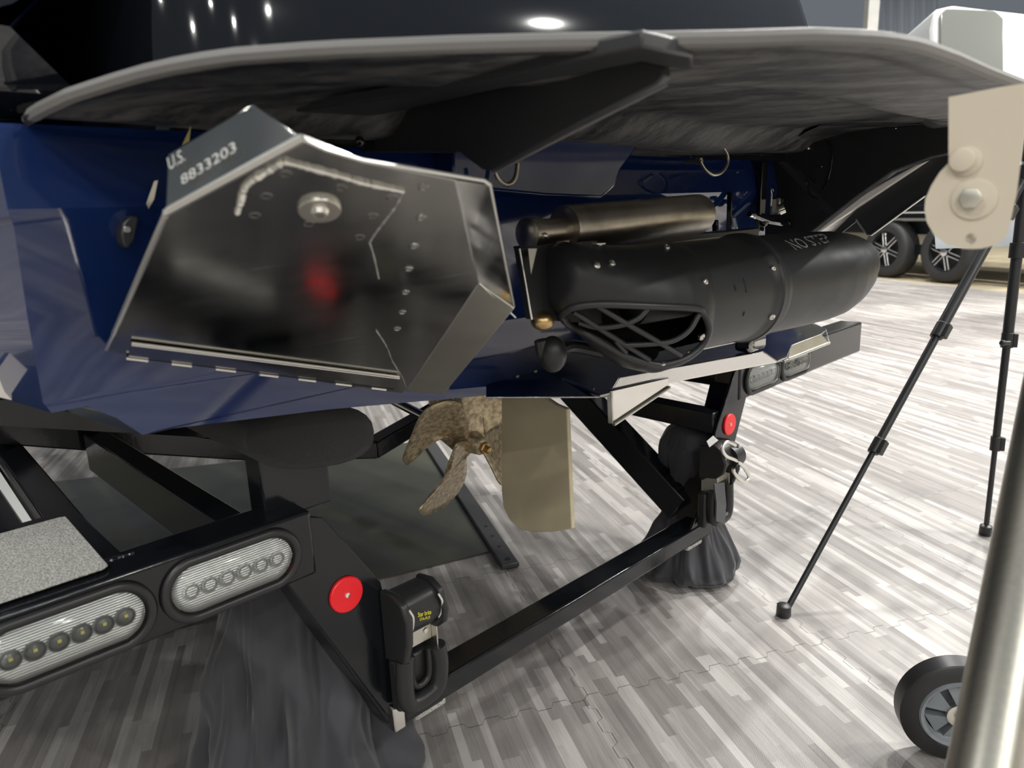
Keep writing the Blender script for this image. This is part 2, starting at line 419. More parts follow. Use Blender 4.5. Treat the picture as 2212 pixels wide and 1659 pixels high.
# lower rows must follow the bottom contour: stop at contour height
hb.grid(vs)
hull = obj('hull', hb, 'gel_blue', boat, smooth=28)
# topsides and stern above the platform, black gloss
tb = MB()
def body(l0, l1, z0, z1, abase, flare):
    pass
prof = []
rows = []
for z, ins, aa in [(1.118, 0.0, -0.800), (1.165, 0.0, -0.802), (1.20, 0.001, -0.804), (1.25, 0.003, -0.809), (1.3, 0.006, -0.817), (1.36, 0.012, -0.832), (1.42, 0.02, -0.852), (1.6, 0.05, -0.91), (1.8, 0.10, -0.98), (1.93, 0.20, -1.08), (1.97, 0.35, -1.25)]:
    r = []
    l0, l1 = 0.27 + ins, 2.03 - ins
    for k in range(9):      # port corner
        t = k / 8 * pi / 2
        r.append(B(l0 + 0.16 * (1 - sin(t)), aa - 0.16 * (1 - cos(pi / 2 - t)) if 0 else aa - 0.16 + 0.16 * sin(t), z))
    base = [B(l0, aa - 2.6, z), B(l0, aa - 1.2, z)]
    pts = base + [B(l0 + 0.16 * (1 - cos(t * pi / 16)), aa - 0.16 + 0.16 * sin(t * pi / 16), z) for t in range(9)]
    pts += [B(l0 + 0.16 + (l1 - l0 - 0.32) * k / 14, aa + 0.02 * sin(pi * k / 14), z) for k in range(1, 14)]
    pts += [B(l1 - 0.16 * (1 - cos(t * pi / 16)), aa - 0.16 + 0.16 * sin(t * pi / 16), z) for t in range(8, -1, -1)] + [B(l1, aa - 1.2, z), B(l1, aa - 2.6, z)]
    rows.append(pts)
obj('stern_cowl', tb.grid(rows), 'gel_black', boat, smooth=60)
# port gunwale flare
fl = MB(); rows = []
for k in range(15):
    a = -0.86 - k * 0.16
    w = 0.02 * sin(k * 1.2)
    o_ = -0.10 * min(1, k / 3)
    rows.append([B(0.26, a, 1.135), B(0.155 + o_ * .2, a, 1.14), B(0.105 + o_ * .7, a, 1.165 + w * .3), B(0.09 + o_, a, 1.20), B(0.085 + o_, a, 1.235 + w * .3), B(0.12 + o_, a, 1.262), B(0.19 + o_ * .5, a, 1.27 + w), B(0.23, a, 1.30), B(0.31, a, 1.33)])
rows = [[p.lerp(sum(rows[0], Vector()) / 9, 0.9) + AV * 0.03 for p in rows[0]], [p.lerp(sum(rows[0], Vector()) / 9, 0.35) + AV * 0.02 for p in rows[0]]] + rows
obj('gunwale_flare', fl.grid(rows), 'gel_black', boat, smooth=70)

# raised panel on the transom between bracket and starboard tow eye
pts = [PA(x, y, -0.775) for x, y in [(1060, 275), (1398, 287), (1392, 298), (1340, 370), (1328, 405), (1300, 428), (1180, 424), (1060, 412), (980, 400), (980, 275)]]
obj('transom_pad', MB().prism(pts, AV * -0.06), 'gel_blue', boat, bevel=0.006, seg=3)
# starboard transom trim: narrow vertical strips
tr = MB()
for (x0, y0, x1, y1, w) in [(1652, 292, 1640, 500, 0.012), (1577, 415, 1575, 508, 0.003), (1545, 475, 1546, 508, 0.004)]:
    p, q = PA(x0, y0, -0.80), PA(x1, y1, -0.80)
    tr.box((p + q) / 2, ((q - p).normalized(), LV, AV), ((q - p).length / 2, w, 0.006))
obj('transom_trim', tr, 'gel_black', boat, bevel=0.002)
mb = MB(); mb.box(PA(1642, 294, -0.785), (LV, AV, ZV), (0.006, 0.006, 0.003)); mb.box(PA(1682, 297, -0.785), (LV, AV, ZV), (0.009, 0.006, 0.003))
obj('trim_clip', mb, 'whitep', boat)
# dark starboard platform bracket panel (plane facing the centreline)
pts = [PL(x, y, 1.64) for x, y in [(1655, 290), (2062, 262), (2052, 333), (2010, 342), (1928, 372), (1850, 427), (1745, 508), (1650, 545)]]
brk = obj('platform_bracket', MB().prism(pts, LV * 0.03), 'plastic', boat, bevel=0.004)
mb = MB(); mb.ball(PL(1746, 320, 1.637), 0.0045); mb.ball(PL(1935, 277, 1.637), 0.002); mb.ball(PL(1775, 360, 1.637), 0.002)
obj('bolt_head', mb, 'steel', brk)
mb = MB().tube(smoothpath([PL(x, y, 1.638) for x, y in [(1786, 305), (1797, 320), (1797, 350), (1790, 385), (1778, 408)]]), 0.0016, 8)
mb.tube(smoothpath([PL(x, y, 1.638) for x, y in [(1760, 395), (1748, 385), (1742, 400), (1748, 420), (1765, 428)]]), 0.0012, 8)
obj('molded_rib', mb, 'gel_black', brk)
# starboard surf tab seen edge on beyond the bracket
st = obj('surf_tab', MB().prism([PL(x, y, 1.70) for x, y in [(1745, 545), (1850, 451), (2008, 344), (2070, 322), (2070, 380), (1997, 424), (1880, 508), (1872, 506), (1850, 478), (1790, 525)]], LV * .004), 'plastic_lt', boat, label='dark folded starboard surf tab with pale top edge')
obj('tab_flange', MB().prism([PL(x, y, l_) for x, y, l_ in [(1690, 560, 1.675), (1745, 518, 1.675), (1850, 430, 1.675), (2018, 339, 1.675), (2008, 347, 1.70), (1850, 453, 1.70), (1757, 545, 1.70)]], ZV * .003), 'alu_br', st)
obj('tab_rim', MB().tube([PL(1998, 423, 1.695), PL(1882, 508, 1.695), PL(1873, 507, 1.695), PL(1849, 474, 1.695)], .0022, 8), 'bright', st)
# port platform bracket
pts = [PL(x, y, 0.555) for x, y in [(1446, 140), (1452, 168), (1435, 185), (1240, 282), (1075, 368), (1058, 366), (1010, 330), (760, 330), (700, 290), (700, 272), (760, 262), (828, 243), (1240, 165), (1385, 133)]]
bp_ = obj('platform_bracket', MB().prism(pts, LV * -0.012), 'plastic_lt', boat, bevel=0.002)
pts = [PZ(x, y, 1.147) for x, y in [(1496, 124), (1496, 150), (1440, 146), (1385, 134), (1100, 187), (828, 247), (640, 268), (640, 240), (900, 205), (1200, 140), (1387, 101)]]
obj('bracket_flange', MB().prism(pts, ZV * 0.012), 'plastic_lt', bp_, bevel=0.002)
mb = MB().tube([PL(1065, 371, .56), PL(1250, 276, .56), PL(1440, 180, .56)], 0.0028, 8); obj('worn_edge', mb, pb('worn_edge_plastic', (0.16, 0.16, 0.16), 0.7), bp_)
mb = MB().ball(PL(1249, 222, .556), 0.0035); mb.ball(PL(667, 294, .45), 0.006); mb.ball(PL(777, 305, .5), 0.006)
obj('bolt_head', mb, 'gel_black', bp_)

# --- swim platform
zp = 1.165
def zedge(x): t = min(1, max(0, (x - 52) / 500)); return 1.142 + (zp - 1.142) * (1 - (1 - t) ** 2)
out = [PZ(x, y, zedge(x)) for x, y in [(52, 243), (90, 218), (150, 188), (225, 163), (300, 140), (400, 117), (500, 102), (700, 87), (1000, 75), (1200, 70), (1400, 67), (1600, 63), (1760, 58), (1900, 64), (1980, 78), (2060, 108), (2130, 140), (2206, 170)]]
port = [toB(p) for p in out]
port = [p for p in port if p[0] < CL]
full = port + [(CL, min(port[-1][1], -0.232), zp)] + [(2 * CL - l, a, z) for l, a, z in port[::-1]]
def resample(pts, n):
    d = [0]
    for i in range(1, len(pts)): d.append(d[-1] + math.dist(pts[i], pts[i - 1]))
    res = []
    for k in range(n):
        t = d[-1] * k / (n - 1); i = max(j for j in range(len(d)) if d[j] <= t + 1e-9); i = min(i, len(pts) - 2)
        f = (t - d[i]) / (d[i + 1] - d[i]); res.append(tuple(pts[i][q] + (pts[i + 1][q] - pts[i][q]) * f for q in range(3)))
    return res
full = resample(full, 90)
def under(l, a, t, ze):     # t 0 at outer lip, 1 at root; height of the underside
    z = ze + (1.15 - ze) * t
    ks = max(0, min(1, (min(l, 2 * CL - l) - 0.21) / 0.40)); zz_ = z
    z += 0.004 * math.sin(l * 9) * min(1, t * 3)
    if t > 0.04: z += 0.010 * min(1, (t - 0.04) / 0.05)
    u_ = max(0, min(1, (t - 0.36 - 0.05 * math.sin(l * 4.2)) / 0.10)); z += 0.022 * (u_ * u_ * (3 - 2 * u_))
    u_ = max(0, min(1, (t - 0.80) / 0.12)); z -= 0.038 * (u_ * u_ * (3 - 2 * u_))
    return zz_ + (z - zz_) * ks if z > zz_ else z
rows = []; top = []
TT = [0, 0.015, 0.03, 0.05, 0.08] + [0.1 + 0.9 * k / 40 for k in range(41)]
for (l, a, ze) in full:
    rl = 0.165 + (l - 0.18) * (1.86 / 1.8); rl = max(0.17, min(2.03, rl)); ra = -0.80
    rows.append([B(l + (rl - l) * t, a + (ra - a) * t, under(l, a, t, ze) - .013) for t in TT])
KS = lambda l: max(0, min(1, (min(l, 2 * CL - l) - 0.21) / 0.40))
lip = [[B(l, a, ze - .013), B(l, a, ze - .004), B(l + (CL - l) * 0.02, a + (-0.8 - a) * 0.02, ze), B(l + (CL - l) * .5, -0.80 + (a + 0.8) * 0.5, ze - .001 + .032 * KS(l)), B(rows[i][-1].dot(LV), -0.81, ze - .002 + .032 * KS(l))] for i, (l, a, ze) in enumerate(full)]
pl_ = MB().grid(rows); pl_.grid([list(reversed(r)) for r in lip])
plat = obj('swim_platform', pl_, 'platform', boat, smooth=50, label='black swim platform with dusty, worn underside')
mb = MB().tube([B(l, a, ze - .0065) for l, a, ze in full], [.003 if i in (0, 89) else .0065 for i in range(90)], 8)
obj('platform_edge', mb, pb('scuffed_platform_edge', (0.17, 0.165, 0.16), 0.55, bump=0.3, bscale=60), plat)
mb = MB()
for x, y in [(1922, 150), (2082, 148)]: mb.ball(PZ(x, y, 1.168), 0.0055, sc=(1, 1, .7))
obj('drain_plug', mb, 'bright', plat)
# cream mounting plate hanging from the platform
cn = (-ray(2110, 400)).normalized(); cn = (cn + LV * -0.15).normalized()
cp = PD(2110, 300, 0.60)
def PC_(x, y): return PG(x, y, cp, cn)
arc = [(2049, 210), (2049, 352), (2030, 372), (2012, 400), (1999, 430), (1997, 452), (2002, 480), (2018, 508), (2046, 528), (2080, 537), (2096, 538)] + [(2097 - 12 * sin(t * pi / 10), 516 + 12 * cos(t * pi / 10)) for t in range(0, 21)] + [(2097.5, 538), (2120, 537), (2150, 530), (2170, 515), (2178, 500), (2196, 420), (2212, 300), (2225, 178), (2150, 190)]
cpl = obj('mounting_plate', MB().prism([PC_(x, y) for x, y in arc], cn * -0.004), 'cream', boat, bevel=0, label='cream coated metal mounting plate hanging under the swim platform')
for (x, y, rr, q) in [(2094, 428, 38, 0), (2076, 346, 27, 1)]:
    r_ = rr * 0.60 / F_PX
    mb = MB().lathe(PC_(x + 10, y + 2), cn, [(0, r_ * 1.15), (0.0015, r_ * 1.15), (0.002, r_ * 1.05)], 32)
    obj('washer', mb, 'cream', cpl)
    mb = MB().lathe(PC_(x + 2, y), cn, [(0.002, r_ * .62), (0.007, r_ * .62), (0.0075, r_ * .5)] if q == 0 else [(0.001, r_ * .92), (0.006, r_ * .92), (0.0065, r_ * .8)], 6 if q == 0 else 32)
    obj('bolt_head', mb, 'cream' if q else 'alu', cpl, bevel=0.0006)

# --- port surf tab
h1 = PA(228, 755, -0.858); h2 = PA(875, 850, -0.872); tp = PA(655, 297, -0.475)
tn = (h2 - h1).cross(tp - h1).normalized()
if tn.dot(AV) < 0: tn = -tn
def PT(x, y, d=0.0): return PG(x, y, h1, tn) + tn * d
tab = obj('surf_tab', MB().prism([PT(x, y) for x, y in [(228, 752), (360, 460), (655, 299), (780, 350), (985, 390), (1034, 612), (878, 842), (868, 850), (240, 762)]], tn * -0.004), 'plate', boat, bevel=0.001, label='folded up metal surf tab with scratches')
def bent(name, ptsA, outer, push, mat='plate'):
    a_, b_ = PT(*ptsA[0]), PT(*ptsA[1]); o_ = [PG(x, y, h1 + tn * push, tn) for x, y in outer]
    n_ = (b_ - a_).cross(o_[0] - a_).normalized()
    if n_.dot(tn) < 0: n_ = -n_
    return obj(name, MB().prism([a_, b_] + o_, n_ * -0.003), mat, tab, bevel=0.0008)
bent('tab_flange', [(985, 390), (1034, 612)], [(1110, 662), (1060, 398)], -0.030)
bent('tab_flange', [(1034, 612), (878, 846)], [(958, 852), (1111, 667)], 0.012, 'alu')  # same sheet in a paler metal, painting in the floor light it catches
ufl = bent('tab_flange', [(358, 460), (655, 299)], [(545, 225), (363, 333)], -0.045)
ufl['label'] = 'upper flange with stamped numbers'
fo = PG(363, 333, h1 + tn * -0.045, tn); fb = PG(545, 225, h1 + tn * -0.045, tn); fu = (PT(655, 299) - PT(358, 460)).normalized()
fn_ = fu.cross(fo - PT(358, 460)).normalized()
if fn_.dot(tn) < 0: fn_ = -fn_
def PU(x, y): return PG(x, y, PT(358, 460), fn_)
def lay_text(name, txt, p0, p1, hpt, mat, parent, off=0.0006, depth=0.0004):
    vs, fs = text_verts(txt, 1.0)
    w = max(v.x for v in vs); h_ = max(v.y for v in vs)
    ux = (p1 - p0) / w; uy = (hpt - p0) / h_; nn = ux.cross(uy).normalized()
    if nn.dot(CAM - p0) < 0: nn = -nn
    mb = MB().add([p0 + ux * v.x + uy * v.y + nn * off for v in vs], fs)
    return obj(name, mb, mat, parent, smooth=0)
lay_text('stamped_number', 'U.S.', PU(374, 372), PU(410, 350), PU(369, 346), 'stamp', ufl, off=.004)
lay_text('stamped_number', '8833203', PU(402, 404), PU(520, 330), PU(398, 384), 'stamp', ufl, off=.004)
# bright rims
mb = MB()
def rim(mb, pts, r): mb.tube([PT(x, y) if not isinstance(x, Vector) else x for x, y in pts], r, 8)
rim(mb, [(358, 460), (655, 299)], 0.0030); rim(mb, [(362, 452), (650, 295)], 0.002)
rim(mb, [(661, 304), (700, 322), (784, 347), (1046, 390), (1058, 399)], 0.0017)
mb.tube([PG(1058, 399, h1 - tn * .03, tn), PG(1084, 530, h1 - tn * .03, tn), PG(1110, 662, h1 - tn * .03, tn)], 0.0018, 8)
rim(mb, [(357, 466), (245, 722)], 0.0026); rim(mb, [(245, 722), (229, 755)], 0.002)
mb.tube([PT(1035, 611), PT(1110, 665, 0.012)], 0.001, 8); mb.tube([PT(1033, 613), PT(880, 842)], 0.0008, 8)
obj('tab_rim', mb, 'bright', tab, label='bright bare metal rim')
# weld beads
mb = MB()
def weld(pts, r, lump):
    path = smoothpath([PT(x, y, 0.001) for x, y in pts], 14)
    mb.tube(path, [r * (1 + lump * random.uniform(-.5, .6)) for _ in path], 8)
weld([(512, 459), (520, 435), (528, 405), (545, 388), (575, 370), (612, 347)], 0.0021, .8)
weld([(612, 347), (655, 358), (730, 378), (790, 395), (872, 412)], 0.0020, .5)
weld([(872, 412), (850, 450), (812, 500), (798, 522)], 0.0008, .6)
weld([(798, 522), (808, 555), (818, 600)], 0.0006, .5)
weld([(812, 712), (835, 748), (848, 780), (868, 812), (878, 838)], 0.0005, 1)
obj('weld_line', mb, 'weld', tab)
# crack, dents
mb = MB()
for x, y in [(617, 373), (576, 421), (551, 463), (737, 403), (847, 424), (805, 464), (667, 481), (777, 510)]:
    mb.lathe(PT(x, y, 0), tn, [(0.0002, 0.0052), (0.0012, 0.0048), (0.0014, 0.0036), (0.0004, 0.0030)], 20)
for x, y in [(910, 470), (895, 531), (883, 580), (876, 631), (869, 674), (915, 404), (858, 710)]:
    mb.lathe(PT(x, y, 0), tn, [(0.0002, 0.0046), (0.0012, 0.0042), (0.0014, 0.0030), (0.0004, 0.0024)], 20)
obj('rivet_head', mb, 'plate', tab)
wc = PT(690, 446)
wr = (PT(736, 450) - wc).length
obj('washer', MB().lathe(wc, tn, [(0, wr), (0.004, wr), (0.005, wr * .96), (0.005, wr * .42)], 48, cap=False), 'alu', tab)
obj('socket_bolt', MB().lathe(wc, tn, [(0.0048, wr * .44), (0.0085, wr * .34), (0.0085, wr * .17), (0.003, wr * .15), (0.003, 0.0001)], 32, cap=False), 'bright', tab)
# doubler sheet inside the weld line
obj('doubler_sheet', MB().prism([PT(x, y) for x, y in [(512, 459), (528, 400), (612, 347), (872, 412), (798, 522)]], tn * 0.0012), 'plate', tab)
# hinge
hg = obj('hinge_leaf', MB().prism([PT(x, y, 0.001) for x, y in [(283, 736), (862, 811), (858, 836), (278, 766)]], tn * 0.0015), 'plate', tab)
mb = MB(); mb.tube([PT(284, 735, .003), PT(862, 809, .003)], 0.0016, 8); mb.tube([PT(284, 739, .003), PT(862, 813, .003)], 0.0014, 8)
obj('hinge_weld', mb, 'bright', tab)
for k in range(7):
    t0 = (0.0, .17, .335, .50, .645, .785, .92)[k]; w_ = (0.082, .075, .075, .07, .066, .06, .055)[k]
    p = lambda t: PT(272 + t * 575, 768 + t * 71, 0.003)
    obj('hinge_knuckle', MB().tube([p(t0), p(t0 + w_)], 0.0024, 10), 'bright', tab)
mb = MB().tube([PT(275, 767, 0.0), PT(850, 838, 0.0)], 0.003, 10); obj('hinge_pin', mb, 'dark', tab)

# --- centre trim tab under the thruster
zt = 0.75
def Q(x, y, z=zt): return PZ(x, y, z)
ct = obj('trim_tab', MB().prism([Q(x, y) for x, y in [(1060, 822), (1075, 783), (1180, 742), (1420, 700), (1740, 691), (1784, 712), (1774, 721), (1711, 745), (1700, 770), (1680, 778), (1649, 758), (1337, 814), (1316, 848), (1296, 853), (1211, 819)]], ZV * -0.004), 'plate', boat, bevel=0.001, label='folded sheet metal trim tab, dark above with bright flanges')
def flap(name, fold, outer, drop, mat):
    a_, b_ = [Q(x, y) for x, y in fold]; o_ = [Q(x, y, zt - drop) for x, y in outer]
    n_ = (b_ - a_).cross(o_[0] - a_).normalized()
    if n_.z < 0: n_ = -n_
    return obj(name, MB().prism([a_, b_] + o_, n_ * -0.003), mat, ct, bevel=0.0008), o_
f1, o1 = flap('tab_flange', [(1337, 814), (1649, 758)], [(1680, 779), (1317, 848)], 0.030, 'alu_br')
f2, o2 = flap('tab_flange', [(1711, 745), (1774, 721)], [(1791, 741), (1702, 776)], 0.024, 'alu')
f3, o3 = flap('tab_flange', [(1050, 822), (1211, 819)], [(1296, 856), (1050, 857)], 0.006, 'plate')
mb = MB(); mb.tube([o1[0], o1[1]], 0.0035, 8); mb.tube([o2[0], o2[1]], 0.003, 8); mb.tube([o1[0], Q(1692, 780, zt - .02), o2[1]], 0.0018, 8)
mb.tube([o1[1], Q(1308, 856, zt - .02), Q(1298, 855, zt - .02), Q(1282, 840), Q(1215, 819)], 0.0022, 8); mb.tube([Q(1741, 690), Q(1784, 712), Q(1791, 740, zt - .01)], 0.001, 8)
obj('tab_rim', mb, 'bright', ct)
mb = MB()
for x, y in [(1072, 797), (1156, 801), (1158, 764), (1239, 777), (1117, 812)]: mb.ball(Q(x, y, zt + .001), 0.004, sc=(1, 1, .6))
obj('rivet_head', mb, 'steel', ct)
obj('keel_fin', MB().prism([PA(x, y, -0.70) for x, y in [(1322, 843), (1325, 918), (1372, 884), (1446, 836), (1446, 815)]], AV * -0.012), 'steel', boat, bevel=0.002, label='polished steel wedge below the trim tab')
mb = MB().tube([PA(1326, 917, -.698), PA(1446, 837, -.698)], 0.003, 8); obj('fin_edge', mb, 'alu', boat)

# --- thruster
TA = radians(54); TV = Vector((sin(TA), cos(TA), 0)); TN = Vector((cos(TA), -sin(TA), 0))
O = B(1.034, -0.600, 0.898)
open_px = [(1214, 684), (1222, 672), (1245, 662), (1300, 657), (1400, 661), (1500, 666), (1518, 674), (1528, 690), (1532, 712), (1520, 742), (1495, 766), (1468, 780), (1430, 788), (1395, 783), (1350, 768), (1310, 745), (1270, 722), (1232, 704)]
def inside(x, y, poly):
    c = False; j = len(poly) - 1
    for i in range(len(poly)):
        if (poly[i][1] > y) != (poly[j][1] > y) and x < (poly[j][0] - poly[i][0]) * (y - poly[i][1]) / (poly[j][1] - poly[i][1]) + poly[i][0]: c = not c
        j = i
    return c
def pix(p):
    d = p - CAM; z = d.dot(FWD); return (W_PX / 2 + F_PX * d.dot(cx) / z, H_PX / 2 + F_PX * d.dot(cy) / z)
ctrl = [(-.335, .050, .028), (-.330, .050, .040), (-.315, .046, .050), (-.28, .028, .062), (-.24, .010, .077), (-.20, -.004, .088), (-.165, -.010, .0935), (-.135, -.009, .093), (-.118, -.005, .089), (-.113, -.001, .0832), (-.03, 0, .083), (.028, 0, .0822), (.036, 0, .0835), (.044, 0, .0862), (.068, 0, .0862), (.074, 0, .0820), (.22, 0, .0812), (.27, 0, .0802), (.31, .001, .0775), (.345, .004, .071), (.375, .008, .062), (.402, .013, .050), (.425, .018, .037), (.443, .021, .026), (.458, .024, .018), (.472, .026, .012), (.482, .027, .007), (.485, .027, .002)]
rings = []
for i in range(len(ctrl) - 1):
    (t0, z0, r0_), (t1, z1, r1_) = ctrl[i], ctrl[i + 1]; k_ = max(1, int((t1 - t0) / .005))
    rings += [(t0 + (t1 - t0) * q / k_, z0 + (z1 - z0) * q / k_, r0_ + (r1_ - r0_) * q / k_) for q in range(k_)]
rings.append(ctrl[-1]); NS = 112
tm = MB().grid([[O + TV * t + ZV * dz + (TN * cos(2 * pi * k / NS) + ZV * sin(2 * pi * k / NS)) * r for k in range(NS)] for t, dz, r in rings], True)
tm.f.append(tuple(range(NS)))
from mathutils.bvhtree import BVHTree
bvh = BVHTree.FromPolygons([tuple(v) for v in tm.v], tm.f)
def PCY(x, y, off=0.0):       # where the line of sight meets the tube
    d = ray(x, y).normalized(); h_ = bvh.ray_cast(CAM, d)
    if h_[0] is None:
        h_ = bvh.find_nearest(CAM + d * 1.05)
    nn = h_[1]
    if nn.dot(CAM - h_[0]) < 0: nn = -nn
    return h_[0] + nn * off
def PNRM(x, y):
    h_ = bvh.ray_cast(CAM, ray(x, y).normalized()); h_ = h_ if h_[0] is not None else bvh.find_nearest(CAM + ray(x, y).normalized() * 1.05)
    return h_[1] if h_[1].dot(CAM - h_[0]) > 0 else -h_[1]
rimp = [PCY(x, y) for x, y in open_px]; gr = [[PCY(x, y, -.002) for x, y in bar] for bar in [[(1238, 676), (1320, 728), (1403, 780)], [(1290, 662), (1345, 696), (1410, 733), (1472, 770)], [(1402, 665), (1378, 690), (1340, 705), (1290, 710), (1250, 700)], [(1512, 680), (1490, 715), (1455, 738), (1410, 745), (1350, 748)], [(1330, 738), (1340, 750), (1352, 764)]]]
keep = []
for f in tm.f:
    c = sum((tm.v[i] for i in f), Vector()) / len(f)
    t_ = (c - O).dot(TV); q_ = c - O - TV * t_
    if len(f) == 4 and q_.dot(TN) > -.02 and inside(*pix(c), open_px): continue
    keep.append(f)
tm.f = keep
tb_ = obj('thruster', tm, 'plastic', boat, smooth=40, label='matt black tube shaped stern thruster lettered NO STEP')
obj('intake_rim', MB().tube(smoothpath(rimp, 5, True), 0.0052, 10, closed=True), 'plastic_lt', tb_, smooth=80)
for bar in gr: obj('intake_grille_bar', MB().tube(smoothpath(bar, 5), 0.0038, 8), 'plastic_lt', tb_, smooth=80)
obj('impeller_hub', MB().lathe(O - TV * .2, TV, [(0, 0.01), (.01, .03), (.12, .03), (.13, .01)], 24), 'dark', tb_)
obj('clamp_ring', MB().lathe(O, TV, [(.046, .0862), (.048, .0885), (.056, .0885), (.058, .0862)], 64, cap=False), 'plastic_lt', tb_)
for x, y in [(1440, 535), (1522, 608), (1515, 727), (1431, 787), (1288, 573), (1321, 569), (1669, 579), (1667, 684)]:
    p = PCY(x, y, .001); d = PNRM(x, y)
    obj('screw', MB().lathe(p, d, [(-.003, .0052), (.001, .0050), (.0022, .0034), (.0026, .0018), (.0012, .0012)], 16), 'steel', tb_)
for pth in [[(1586, 615), (1590, 628)], [(1608, 673), (1605, 682)], [(1605, 600), (1612, 632)]]:
    obj('vent_slit', MB().tube([PCY(x, y) for x, y in pth], 0.0013, 6), 'dark', tb_)
vs, fs = text_verts('NO STEP', 1.0); w_ = max(v.x for v in vs); h_ = max(v.y for v in vs)
def lp(v):
    u_, t_ = v.x / w_, v.y / h_
    bx_, by_ = 1718 + 81 * u_, 541 - 19 * u_; tx_, ty_ = 1692 + 84 * u_, 520 - 15 * u_
    return PCY(bx_ + (tx_ - bx_) * t_, by_ + (ty_ - by_) * t_, .0006)
obj('lettering', MB().add([lp(v) for v in vs], fs), 'print', tb_, smooth=0)
# thruster mounting plates
mp = obj('mounting_plate', MB().prism([PA(x, y, -0.66) for x, y in [(1122, 537), (1170, 530), (1290, 520), (1300, 700), (1148, 690)]], AV * -0.01), 'plastic', tb_)
obj('plate_edge', MB().tube([PA(1122, 537, -.655), PA(1149, 690, -.655)], 0.0014, 8), 'bright', tb_)
obj('gusset_fin', MB().add([PA(1141, 537, -.645), PA(1160, 537, -.645), PA(1147, 593, -.64), PA(1150, 540, -.66)], [(0, 1, 2), (0, 2, 3), (1, 3, 2), (0, 3, 1)]), 'alu', tb_, smooth=0)
obj('brass_fitting', MB().ball(PA(1172, 693, -.66), 0.016, sc=(1, 1, .8)), 'brass', tb_)
obj('hose', MB().ball(PA(1194, 765, -.68), 0.020, sc=(1, 1, 1.3)), 'rubber', tb_)
obj('hose', MB().tube(smoothpath([PA(1168, 735, -.69), PA(1180, 770, -.69), PA(1230, 748, -.72), PA(1300, 760, -.7)]), 0.010, 10), 'rubber', tb_)
obj('spacer_block', MB().bbox(1.27, 1.33, -.70, -.66, .752, .782), 'plate', tb_, bevel=.008)

# --- exhaust
e0, e1 = PA(1218, 493, -0.70), PA(1512, 462, -0.70); ed = (e1 - e0).normalized(); el = (e1 - e0).length
ex = obj('exhaust_pipe', MB().lathe(e0, ed, [(0.004, 0.0285), (0, 0.030), (0.004, 0.0318), (el * .5, 0.0330), (el - .008, 0.0335), (el, 0.031), (el, 0.0285), (el - .10, 0.027)], 48, cap=False).lathe(e0, ed, [(-0.001, 0.001), (0, 0.0295)], 48, cap=False), 'brush', boat, smooth=50, label='brushed metal exhaust pipe')
obj('inlet_pipe', MB().lathe(PA(1160, 503, -.70), ed, [(0, .018), (0.06, .018), (0.10, .0195)], 32), 'brush', ex)
cl0 = PA(1137, 506, -.70)
obj('band_clamp', MB().lathe(cl0, ed, [(0, .0205), (0.001, .022), (.022, .022), (.023, .0205)], 32), 'brush', ex)
obj('clamp_bolt', MB().lathe(cl0 + ed * .012 + AV * .021 - ZV * .003, AV, [(0, .0045), (.004, .004), (.005, .002)], 12), 'steel', ex)
b_ = PA(1293, 533, -.63)
obj('hex_bolt', MB().lathe(b_, ZV, [(-.006, .0055), (.003, .0055)], 6).lathe(b_ + ZV * .003, ZV, [(0, .010), (.002, .010)], 20), 'bright', boat, bevel=.0005)
mb = MB().bbox(0, 0, 0, 0, 0, 0) if False else MB()
mb.box(PA(1216, 531, -.66), (LV, AV, ZV), (.008, .004, .006)); obj('spacer_block', mb, 'alu', boat)
mb = MB().tube([PA(1450, 527, -.655), PA(1600, 507, -.655)], .0022, 8); mb.tube([PA(1485, 760, -.60), PA(1590, 738, -.60)], .0018, 8)
obj('bracket_edge', mb, 'alu', boat)
# bracket between exhaust and thruster
obj('thruster_bracket', MB().prism([PA(x, y, -0.70) for x, y in [(1140, 532), (1290, 515), (1560, 500), (1640, 492), (1640, 520), (1150, 560)]], AV * -0.03), 'plastic', boat, bevel=.002)

# --- chrome fitting and lower cluster right of the exhaust
fit = obj('chrome_fitting', MB().box(PA(1678, 445, -.78), (LV, AV, ZV), (.010, .012, .018)), 'steel', boat, bevel=.003)
obj('fitting_cap', MB().lathe(PA(1688, 452, -.765), (LV * .6 + AV + ZV * .5), [(-.006, .012), (.006, .012), (.009, .008)], 20), 'steel', fit)
obj('eyelet', MB().tube([PA(1668, 412, -.78) + (LV * cos(t / 12 * 2 * pi) + ZV * sin(t / 12 * 2 * pi)) * .005 for t in range(12)], .0018, 8, closed=True).tube([PA(1667, 418, -.78), PA(1665, 445, -.78)], .0018, 8), 'steel', fit)
mb = MB()
for x, y, r in [(1626, 463, .008), (1650, 480, .010), (1700, 482, .009), (1640, 470, .006)]: mb.ball(PA(x, y, -.77), r)
mb.tube([PA(1620, 462, -.77), PA(1660, 478, -.765), (PA(1720, 488, -.77))], .006, 10)
obj('drain_fitting', mb, 'gel_black', fit)

